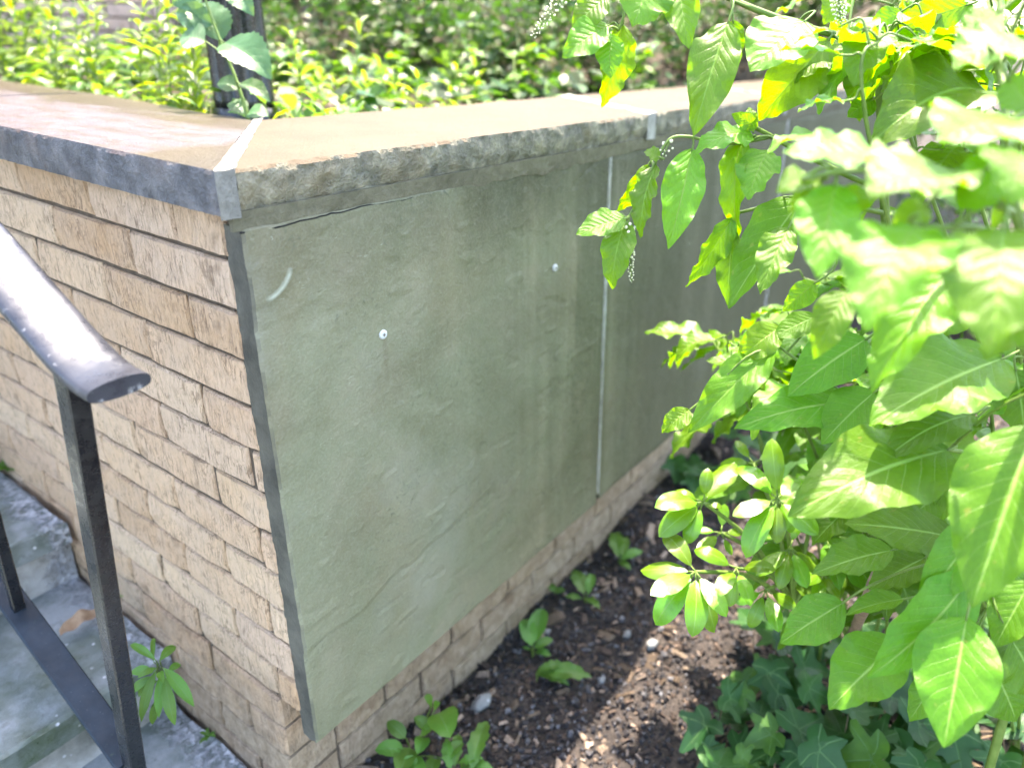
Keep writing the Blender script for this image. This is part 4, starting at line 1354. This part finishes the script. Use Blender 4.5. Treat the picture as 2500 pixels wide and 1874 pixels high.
# weed with willow-like leaves in the joint of the step
rt = PZ(425, 1700, -1.05)
ws = Plant(thing('step_weed', rt, 'bright narrow-leaved weed growing from the joint between step and brick wall', 'weed'), M['stem'])
top = P(385, 1620, 1.16)
ws.stem([rt, rt.lerp(top, .5) + Vector((-.01, 0, .02)), top], .0024, .0014)
for (bu, bv, tu, tv, dt, wpx) in ((380, 1610, 318, 1572, .03, 26), (390, 1612, 428, 1576, .04, 32), (375, 1615, 378, 1558, .05, 16), (382, 1630, 335, 1655, -.02, 20), (388, 1640, 400, 1668, -.03, 24),
                              (380, 1636, 345, 1762, -.02, 34), (390, 1650, 388, 1752, -.02, 30), (402, 1650, 428, 1770, -.01, 38), (400, 1630, 474, 1724, .0, 40), (375, 1640, 320, 1640, .0, 34),
                              (372, 1650, 325, 1690, .0, 30), (410, 1640, 440, 1620, .03, 26), (395, 1690, 372, 1768, .0, 30), (385, 1660, 340, 1700, .01, 34)):
    b = P(bu, bv, 1.15); t = P(tu, tv, 1.15 + dt)
    put_leaf(ws.o, 'willow', b, t, wpx * 1.15 / FPX * .72, (CAM - b).normalized() + UPV * .7 + Vector((rnd(-.2, .2), rnd(-.2, .2), 0)))
    ws.mb.tube([top.lerp(rt, rnd(0, .4)), b], .0009, 4)
ws.done()
def sprig(label, u, v, z, px, n, key, up=.4):
    r = PZ(u, v, z)
    pl = Plant(thing('step_weed', r, label, 'weed', 'weeds in the joints of the steps'), M['stem'])
    d = (r - CAM).dot(FWD)
    for q in range(n):
        an = 2 * PI * q / n + rnd(-.3, .3)
        L = px * d / FPX * rnd(.7, 1.1)
        t = r + Vector((math.cos(an), math.sin(an), up + rnd(-.2, .3))).normalized() * L
        put_leaf(pl.o, key, r + Vector((0, 0, .003)), t, L * .42, UPV + Vector((rnd(-.3, .3), rnd(-.3, .3), 0)))
    pl.done()
sprig('clump of green leaves on the upper step, left edge', 30, 1150, -.752, 48, 9, 'weed')
sprig('single leaf in the crack behind the handrail post', 300, 1470, -.900, 50, 3, 'weed', 1.0)
sprig('tiny seedling on the pale crust below the narrow-leaved weed', 510, 1800, -1.050, 26, 6, 'weed')

# ---- plants behind the wall
def goldenrod(label, u, vb, d, vt, lean=0.0, yellow=.08, n=44, seed=0, sc=1.0):
    rr = random.Random(seed)
    a = P(u, vb, d)
    a.z = bank_h(a.x, a.y) - .005
    t = P(u + lean, vt, d)
    o = thing('goldenrod_plant', a, label, 'plant', 'goldenrod behind the wall')
    pl = Plant(o, M['stem'])
    path = pl.stem([a, a.lerp(t, .4) + Vector((rr.uniform(-.02, .02), rr.uniform(-.02, .02), 0)), t], .0026, .0012, 6, 10)
    k = len(path)
    h = (t - a).length
    n = int(n * min(1.3, max(.45, h / .36)))
    for i in range(n):
        f = .12 + .88 * (i / n)
        p = path[min(k - 1, int(f * (k - 1)))]
        an = i * 2.399 + rr.uniform(-.3, .3)
        L = rr.uniform(.065, .115) * (1 - .55 * f ** 3) * sc
        out = Vector((math.cos(an), math.sin(an), 0))
        rise = lerp(-.1, .9, f ** 2) + rr.uniform(-.25, .25)
        tip = p + (out + UPV * rise).normalized() * L
        put_leaf(o, 'gold_y' if rr.random() < yellow else 'gold', p, tip, L * rr.uniform(.17, .25), UPV + out * rr.uniform(-.4, .2))
    pl.done()
GR = [(60, 190, 2.3, -70, 20, .05), (100, 190, 2.25, 15, -30, .05), (130, 200, 2.2, -50, 10, .15), (172, 205, 2.1, -20, -12, .1), (196, 210, 2.0, 30, 10, .05), (28, 180, 2.4, 30, -10, .05), (222, 215, 2.0, 95, 15, .05), (4, 170, 2.3, -40, 0, .05), (150, 205, 2.0, 80, 0, .05),
      (392, 250, 1.75, -70, -10, .25), (424, 255, 1.7, -50, 10, .3), (452, 262, 1.66, 10, 14, .1), (484, 268, 1.6, 70, -20, .1), (368, 240, 1.8, 50, -14, .1), (410, 250, 1.62, 90, 0, .15),
      (706, 275, 1.95, 95, 6, .05), (728, 272, 2.05, 160, 6, .1), (852, 268, 2.0, 62, 30, .12), (932, 262, 2.05, 165, -6, .1), (965, 258, 2.0, 205, -10, .1), (1065, 255, 2.1, 155, 60, .2), (780, 272, 2.0, 195, 8, .1), (884, 266, 1.95, 200, 10, .1), (1015, 258, 1.9, 195, 6, .5), (822, 270, 1.9, 215, -6, .2), (1130, 250, 2.2, 170, 30, .1)]
GL = ['leftmost tall goldenrod at the picture edge', 'goldenrod', 'goldenrod']
for i, (u, vb, d, vt, ln, ye) in enumerate(GR):
    side = 'left clump, before the blurred brick wall' if u < 260 else ('dense clump touching the fluted post' if u < 520 else 'row right of the fluted post')
    order = sorted([g_[0] for g_ in GR if (g_[0] < 260) == (u < 260) and (g_[0] < 520) == (u < 520)]).index(u) + 1
    od = ['first', 'second', 'third', 'fourth', 'fifth', 'sixth', 'seventh', 'eighth', 'ninth', 'tenth', 'eleventh', 'twelfth'][order - 1]
    goldenrod(f'narrow-leaved goldenrod, {od} from the left in the {side}', u, vb, d, vt - (70 if u < 520 else 12), ln, ye, 30, 100 + i, 1.0 if u > 520 else .95)

# serrated-leaf plant at the inner corner
r_s = P(606, 300, 1.34); r_s.z = bank_h(r_s.x, r_s.y)
ps = Plant(thing('nettle_plant', r_s, 'broad toothed-leaf plant growing in front of the fluted post at the coping corner', 'plant'), M['stem'])
ps.stem([r_s, P(603, 282, 1.33), P(575, 190, 1.33), P(540, 105, 1.33), P(505, 10, 1.33), P(480, -60, 1.33)], .0036, .0020)
ps.stem([P(560, 150, 1.33), P(535, 125, 1.32), P(500, 100, 1.32)], .0016, .0012)
for a in (('serr', 548, 106, 664, 196, 1.31, 78, .45, -.01, 0), ('serr', 538, 100, 484, 8, 1.35, 70, .05, .02, .2), ('serr', 560, -30, 620, 40, 1.33, 50, .3, 0, 0), ('serr', 500, 102, 440, 92, 1.32, 56, .5, 0, 0),
          ('serr', 585, 205, 660, 250, 1.32, 34, .6, 0, 0), ('serr', 520, 60, 430, 30, 1.34, 60, .2, 0, 0), ('serr', 585, 215, 530, 205, 1.34, 36, .4, 0, 0),
          ('serr', 604, 278, 655, 284, 1.33, 34, .6, 0, 0), ('serr', 604, 275, 555, 255, 1.34, 34, .6, 0, 0), ('serr', 495, -10, 420, 10, 1.34, 60, .3, 0, 0)):
    ps.leaf_px(*a)
ps.done()

ORD = ['first', 'second', 'third', 'fourth', 'fifth', 'sixth', 'seventh', 'eighth', 'ninth', 'tenth', 'eleventh', 'twelfth', 'thirteenth', 'fourteenth', 'fifteenth', 'sixteenth', 'seventeenth', 'eighteenth', 'nineteenth', 'twentieth']
ORD += ['twenty-' + q for q in ORD[:9]]
# low weeds hugging the back of the coping
for i in range(26):
    u = lerp(-10, 530, i / 12) if i < 13 else lerp(690, 1340, (i - 13) / 12)
    u += rnd(-14, 14)
    cb = P(u, 235 if u > 640 else 215, 2.0)
    pt = PZ(u, (300 - .05 * (u - 600) - 12) if u > 600 else (190 + .17 * u), .03)
    pt = CAM + (pt - CAM) * rnd(1.02, 1.12)
    pt.z = bank_h(pt.x, pt.y)
    o = thing('low_weed', pt, None, 'weed', 'low weeds along the back of the coping')
    o['label'] = 'low leafy weed %s from the left along the back of the coping' % ORD[i]
    pl = Plant(o, M['stem'])
    for q in range(11):
        an = rnd(0, 6.28); L = rnd(.025, .06)
        b = pt + Vector((rnd(-.08, .08), rnd(-.05, .09), rnd(.0, .07)))
        t = b + Vector((math.cos(an), math.sin(an), rnd(-.2, .8))).normalized() * L
        put_leaf(o, random.choice(['weed', 'weed', 'gold', 'gold_y' if rnd(0, 1) < .4 else 'weed']), b, t, L * rnd(.3, .6), UPV + Vector((rnd(-.5, .5), rnd(-.5, .5), 0)))
        pl.mb.tube([pt + Vector((rnd(-.02, .02), rnd(-.02, .02), -.01)), b], .0008, 4)
    pl.done()

for i, (u, v, d, n) in enumerate(((690, 215, 2.5, 16), (790, 200, 2.8, 18), (920, 215, 2.5, 16), (1010, 170, 2.9, 20), (1110, 205, 2.5, 18), (1200, 150, 2.8, 20), (1270, 205, 2.4, 16), (1390, 170, 2.6, 18), (1560, 160, 2.6, 18), (330, 205, 2.3, 14), (250, 190, 2.6, 14))):
    rr = random.Random(500 + i)
    c = P(u, v, d)
    b0 = Vector((c.x, c.y, bank_h(c.x, c.y)))
    h = max(.10, c.z - b0.z + .08)
    pl = Plant(thing('broad_leaved_weed', b0, 'broad-leaved mid-green weed %s of those standing behind the goldenrods' % ['beside the fluted post, first', 'left of the middle, second', 'behind the coping, third', 'in the middle of the bank, fourth', 'right of the middle, fifth', 'before the dark bushes, sixth', 'near the coping joint, seventh', 'left of the drooping leaves, eighth', 'behind the drooping leaves, ninth', 'left of the post, tenth', 'below the blurred brick wall, eleventh'][i], 'weed', 'broad-leaved weeds behind the wall'), M['stem'])
    st_ = [pl.stem([b0, b0 + Vector((rr.uniform(-.04, .04), rr.uniform(-.04, .04), h * .5)), b0 + Vector((rr.uniform(-.10, .10), rr.uniform(-.10, .10), h * rr.uniform(.8, 1.3)))], .003, .0014, 5, 6) for _ in range(3)]
    for q in range(n):
        p = rr.choice(rr.choice(st_)[3:])
        an = rr.uniform(0, 6.28); L = rr.uniform(.05, .11)
        t = p + Vector((math.cos(an), math.sin(an), rr.uniform(-.5, .5))).normalized() * L
        put_leaf(pl.o, rr.choice(['poke_lo', 'serr', 'poke']), p, t, L * rr.uniform(.4, .6), UPV + Vector((rr.uniform(-.4, .4), rr.uniform(-.4, .4), 0)))
    pl.done()

# bushes on the bank: crowns of many leaves on branching stems
def bush(label, c, rx, ry, rz, n, leaf, seed, mat='bush', name='background_bush', zb=None):
    rr = random.Random(seed)
    c = Vector(c)
    if zb is None: zb = bank_h(c.x, c.y)
    o = thing(name, (c.x, c.y, zb), label, 'bush', 'bushes on the bank behind the wall')
    st = MB(); lf = MB(); lf.uv = []
    tips = []
    for q in range(16):
        an = rr.uniform(0, 6.28); ra = rr.uniform(.2, 1)
        e = Vector((c.x + rx * ra * math.cos(an), c.y + ry * ra * math.sin(an), zb + rz * rr.uniform(.5, 1.9)))
        s0 = Vector((c.x + rr.uniform(-.05, .05), c.y + rr.uniform(-.05, .05), zb - .02))
        md = s0.lerp(e, .5) + Vector((rr.uniform(-.06, .06), rr.uniform(-.06, .06), .05))
        path = smooth_path([s0, md, e], 5)
        st.tube(path, [lerp(.007, .002, i / (len(path) - 1)) for i in range(len(path))], 5)
        tips.append(path)
    for i in range(n):
        if rr.random() < .35:
            p = rr.choice(rr.choice(tips)[3:]) + Vector((rr.gauss(0, .05), rr.gauss(0, .05), rr.gauss(0, .05)))
        else:
            while True:
                d = Vector((rr.uniform(-1, 1), rr.uniform(-1, 1), rr.uniform(-1, 1)))
                k = d.length
                if k < 1 and (k > .45 or rr.random() < .3): break
            p = Vector((c.x + d.x * rx, c.y + d.y * ry, zb + rz + d.z * rz))
            if noise.noise(p * 6 + Vector((seed, 0, 0))) < -.12: continue
        L = leaf * rr.uniform(.6, 1.3); W = L * rr.uniform(.35, .6)
        an = rr.uniform(0, 6.28)
        y = Vector((math.cos(an), math.sin(an), rr.uniform(-.7, .5))).normalized()
        nrm = Vector((rr.gauss(0, .5), rr.gauss(0, .5), 1)).normalized()
        x = y.cross(nrm).normalized(); z = x.cross(y)
        b0 = len(lf.v)
        for (a, bb, h, u_, v_) in ((0, 0, 0, .5, 0), (-.5, .4, .08, 0, .4), (0, .5, -.02, .5, .5), (.5, .4, .08, 1, .4), (0, 1, -.1, .5, 1)):
            lf.v.append(p + x * (a * W) + y * (bb * L) + z * (h * L)); lf.uv.append((u_, v_))
        lf.f += [[b0, b0 + 2, b0 + 1], [b0, b0 + 3, b0 + 2], [b0 + 1, b0 + 2, b0 + 4], [b0 + 2, b0 + 3, b0 + 4]]
    st.build('stem', M['stem_r'], o, True)
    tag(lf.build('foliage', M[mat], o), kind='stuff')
BUSH = [('ivy-green low bush behind the goldenrods', 820, 120, 3.1, .5, .35, .26, 1500, .05), ('rounded low bush in the middle of the bank', 1040, 100, 3.3, .5, .4, .28, 1700, .05),
        ('dark bush behind the middle of the right coping', 1260, 120, 3.0, .45, .35, .25, 1500, .05), ('dark bush behind the far coping joint', 1480, 120, 3.0, .5, .35, .28, 1700, .045),
        ('shadowy bush behind the drooping pokeweed leaves', 1700, 60, 3.4, .55, .45, .38, 2000, .05), ('bush beyond the end of the coping', 1960, 60, 3.8, .6, .5, .45, 2000, .06),
        ('light green bush at the far right behind the pokeweed', 2250, 60, 3.6, .6, .5, .5, 2000, .06), ('bush on the upper bank, behind the fluted post', 700, 40, 4.3, .6, .5, .40, 1700, .055),
        ('bush on the upper bank, middle', 1000, 10, 4.8, .7, .5, .42, 1800, .06), ('bush on the upper bank, right of the middle', 1350, 10, 4.7, .7, .5, .45, 1900, .06),
        ('bush at the foot of the blurred brick wall', 420, 180, 3.0, .35, .3, .10, 500, .045), ('bush at the left end of the blurred brick wall', -30, 150, 3.1, .35, .3, .16, 700, .045)]
for i, (lb, u, v, d, rx, ry, rz, n, lf_) in enumerate(BUSH):
    c = P(u, v, d)
    bush(lb, c, rx, ry, rz, n, lf_, 40 + i)
for i, (lb, x, y, rx, ry, rz, n, lf_) in enumerate((('tall bush in front of the far end of the wall, behind the pokeweed', 3.3, -.75, .55, .5, .72, 2600, .06), ('tall bush right of the far wall end, behind the pokeweed', 2.9, -1.7, .6, .55, .70, 2600, .06),
        ('tall hedge bush far behind the pokeweed at right', 4.9, -1.2, .9, .9, .95, 3200, .07), ('tall hedge bush closing the bed at the outer right', 4.2, -2.6, .9, .9, .9, 3000, .07), ('tall bush beyond the end of the wall', 4.9, .6, .8, .8, 1.0, 3000, .07))):
    bush(lb, (x, y, 0), rx, ry, rz, n, lf_, 70 + i, zb=SOIL_Z - .15)
# leaf litter on the bank
def scatter_flat(name, label, mat, n, area, hfun, s0, s1, thick, seed, cat, tilt=.5, ratio=(.25, .7)):
    rr = random.Random(seed)
    b = MB()
    for i in range(n):
        x, y = area(rr)
        if x is None: continue
        L = rr.uniform(s0, s1) * (1 if rr.random() < .85 else 1.6); W = L * rr.uniform(*ratio); T = L * thick * rr.uniform(.6, 1.4)
        an = rr.uniform(0, 6.28)
        nrm = Vector((rr.gauss(0, tilt * .5), rr.gauss(0, tilt * .5), 1)).normalized()
        ax = Vector((math.cos(an), math.sin(an), 0)); ax = (ax - nrm * ax.dot(nrm)).normalized(); ay = nrm.cross(ax)
        p = Vector((x, y, hfun(x, y) + T * .3 + rr.uniform(0, .006)))
        b0 = len(b.v)
        for (q, r_, h) in ((-.5, -.5, -.5), (.5, -.4, -.5), (.45, .5, -.5), (-.4, .45, -.5), (-.42, -.4, .5), (.42, -.3, .5), (.36, .4, .5), (-.34, .38, .5)):
            b.v.append(p + ax * (q * L * rr.uniform(.8, 1.2)) + ay * (r_ * W * rr.uniform(.8, 1.2)) + nrm * (h * T))
        for f in ((0, 3, 2, 1), (4, 5, 6, 7), (0, 1, 5, 4), (1, 2, 6, 5), (2, 3, 7, 6), (3, 0, 4, 7)):
            b.f.append([b0 + k for k in f])
    return tag(b.build(name, mat), label, cat, kind='stuff')
scatter_flat('leaf_litter', 'dry brown leaf litter on the bank behind the wall', M['litter'], 4500, lambda r: (r.uniform(.6, 6.5), r.uniform(.6, 4.5)), bank_h, .02, .06, .06, 3, 'leaf litter', 1.0)
def bed_area(r):
    x = r.uniform(0.0, 2.6); y = .05 - abs(r.gauss(0, .55))
    return (x, y) if y > -1.5 else (None, None)
scatter_flat('mulch_chips', 'brown bark chips strewn over the dark soil', M['chips'], 6000, bed_area, soil_h, .004, .019, .22, 4, 'mulch', .8, (.2, .6))
scatter_flat('bark_pieces', 'larger bark pieces and dry scraps lying on the mulch', M['litter'], 420, bed_area, soil_h, .02, .05, .10, 14, 'mulch', .9, (.15, .5))
scatter_flat('soil_crumbs', 'dark soil crumbs between the bark chips', M['clods'], 15000, bed_area, soil_h, .003, .009, .6, 6, 'soil', .8, (.6, 1.0))

# ground ivy mass on the bank
gi = MB(); gi.uv = []
rr = random.Random(77)
for i in range(7000):
    x = rr.uniform(.5, 6.0); y = rr.uniform(.5, 4.6)
    if noise.noise(Vector((x * 1.3, y * 1.3, 2))) < -.15: continue
    if y > 3.3 and x < 2.4: continue
    L = rr.uniform(.025, .06)
    p = Vector((x, y, bank_h(x, y) + rr.uniform(.01, .10)))
    an = rr.uniform(0, 6.28)
    nrm = Vector((rr.gauss(0, .4), rr.gauss(0, .4) - .2, 1)).normalized()
    ax = Vector((math.cos(an), math.sin(an), 0)); ax = (ax - nrm * ax.dot(nrm)).normalized(); ay = nrm.cross(ax)
    b0 = len(gi.v)
    for (q, r_, h) in ((0, 0, 0), (.45, .05, .06), (.55, .5, .03), (0, 1, -.1), (-.55, .5, .03), (-.45, .05, .06), (0, .4, -.04)):
        gi.v.append(p + ax * (q * L) + ay * (r_ * L) + nrm * (h * L)); gi.uv.append((.5 + q * .8, r_))
    for q in range(6):
        gi.f.append([b0 + 6, b0 + q, b0 + (q + 1) % 6])
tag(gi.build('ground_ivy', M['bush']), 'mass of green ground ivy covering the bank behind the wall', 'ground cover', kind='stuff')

# ------------------------------------------------------------------ small things
pb_ = MB()
c = soil_at(1175, 1725)
pb_.blob(c + Vector((0, 0, .012)), .026, 14, 9, (1.0, .62, .55), .35, 2)
tag(pb_.build('pebble', M['pebble'], None, True), 'smooth grey pebble lying on the mulch below the slab', 'stone')
for i, (u, v, s, lb) in enumerate(((1590, 1590, .016, 'small pale grey stone near the middle of the mulch'), (1530, 1560, .012, 'smaller grey stone left of the pale one in the mulch'), (1470, 1650, .010, 'tiny stone in the open mulch beside the rosette'), (1335, 1540, .010, 'whitish stone between the two broad-leaved weeds'))):
    c = soil_at(u, v)
    tag(MB().blob(c + Vector((0, 0, s * .4)), s, 10, 7, (1.1, .8, .6), .5, i + 4).build('pebble', M['pebble'], None, True), lb, 'stone')
# curled dead leaf on the step behind the post
tw = MB()
a = PZ(150, 1560, -.897); b = PZ(250, 1505, -.893)
n = 12
for i in range(n + 1):
    t = i / n
    p = a.lerp(b, t) + Vector((0, 0, .008 + .010 * math.sin(PI * t) + .003 * math.sin(14 * t)))
    wd = .012 * math.sin(PI * (.1 + .85 * t)) + .002
    sd_ = Vector((.3, 1, .5)).normalized()
    tw.v += [p - sd_ * wd + Vector((0, 0, .006)), p, p + sd_ * wd + Vector((0, 0, .007))]
for i in range(n):
    for j in range(2):
        q = i * 3 + j
        tw.f.append([q, q + 1, q + 4, q + 3])
tag(tw.build('dead_leaf', M['twig'], None, True), 'curled brown dead leaf on the step behind the handrail post', 'leaf')
# woody branch among the lower leaves
wb = MB()
wb.tube(smooth_path([soil_at(2060, 1600), P(2112, 1478, 1.12), P(2140, 1410, 1.05), P(2185, 1376, 1.02), P(2212, 1370, 1.02)], 6), [.010, .0095, .009, .009, .009, .009] * 4 + [.010], 9)
tag(wb.build('cut_branch', M['stem_r'], None, True), 'cut brown woody branch stub among the lower right leaves', 'branch')
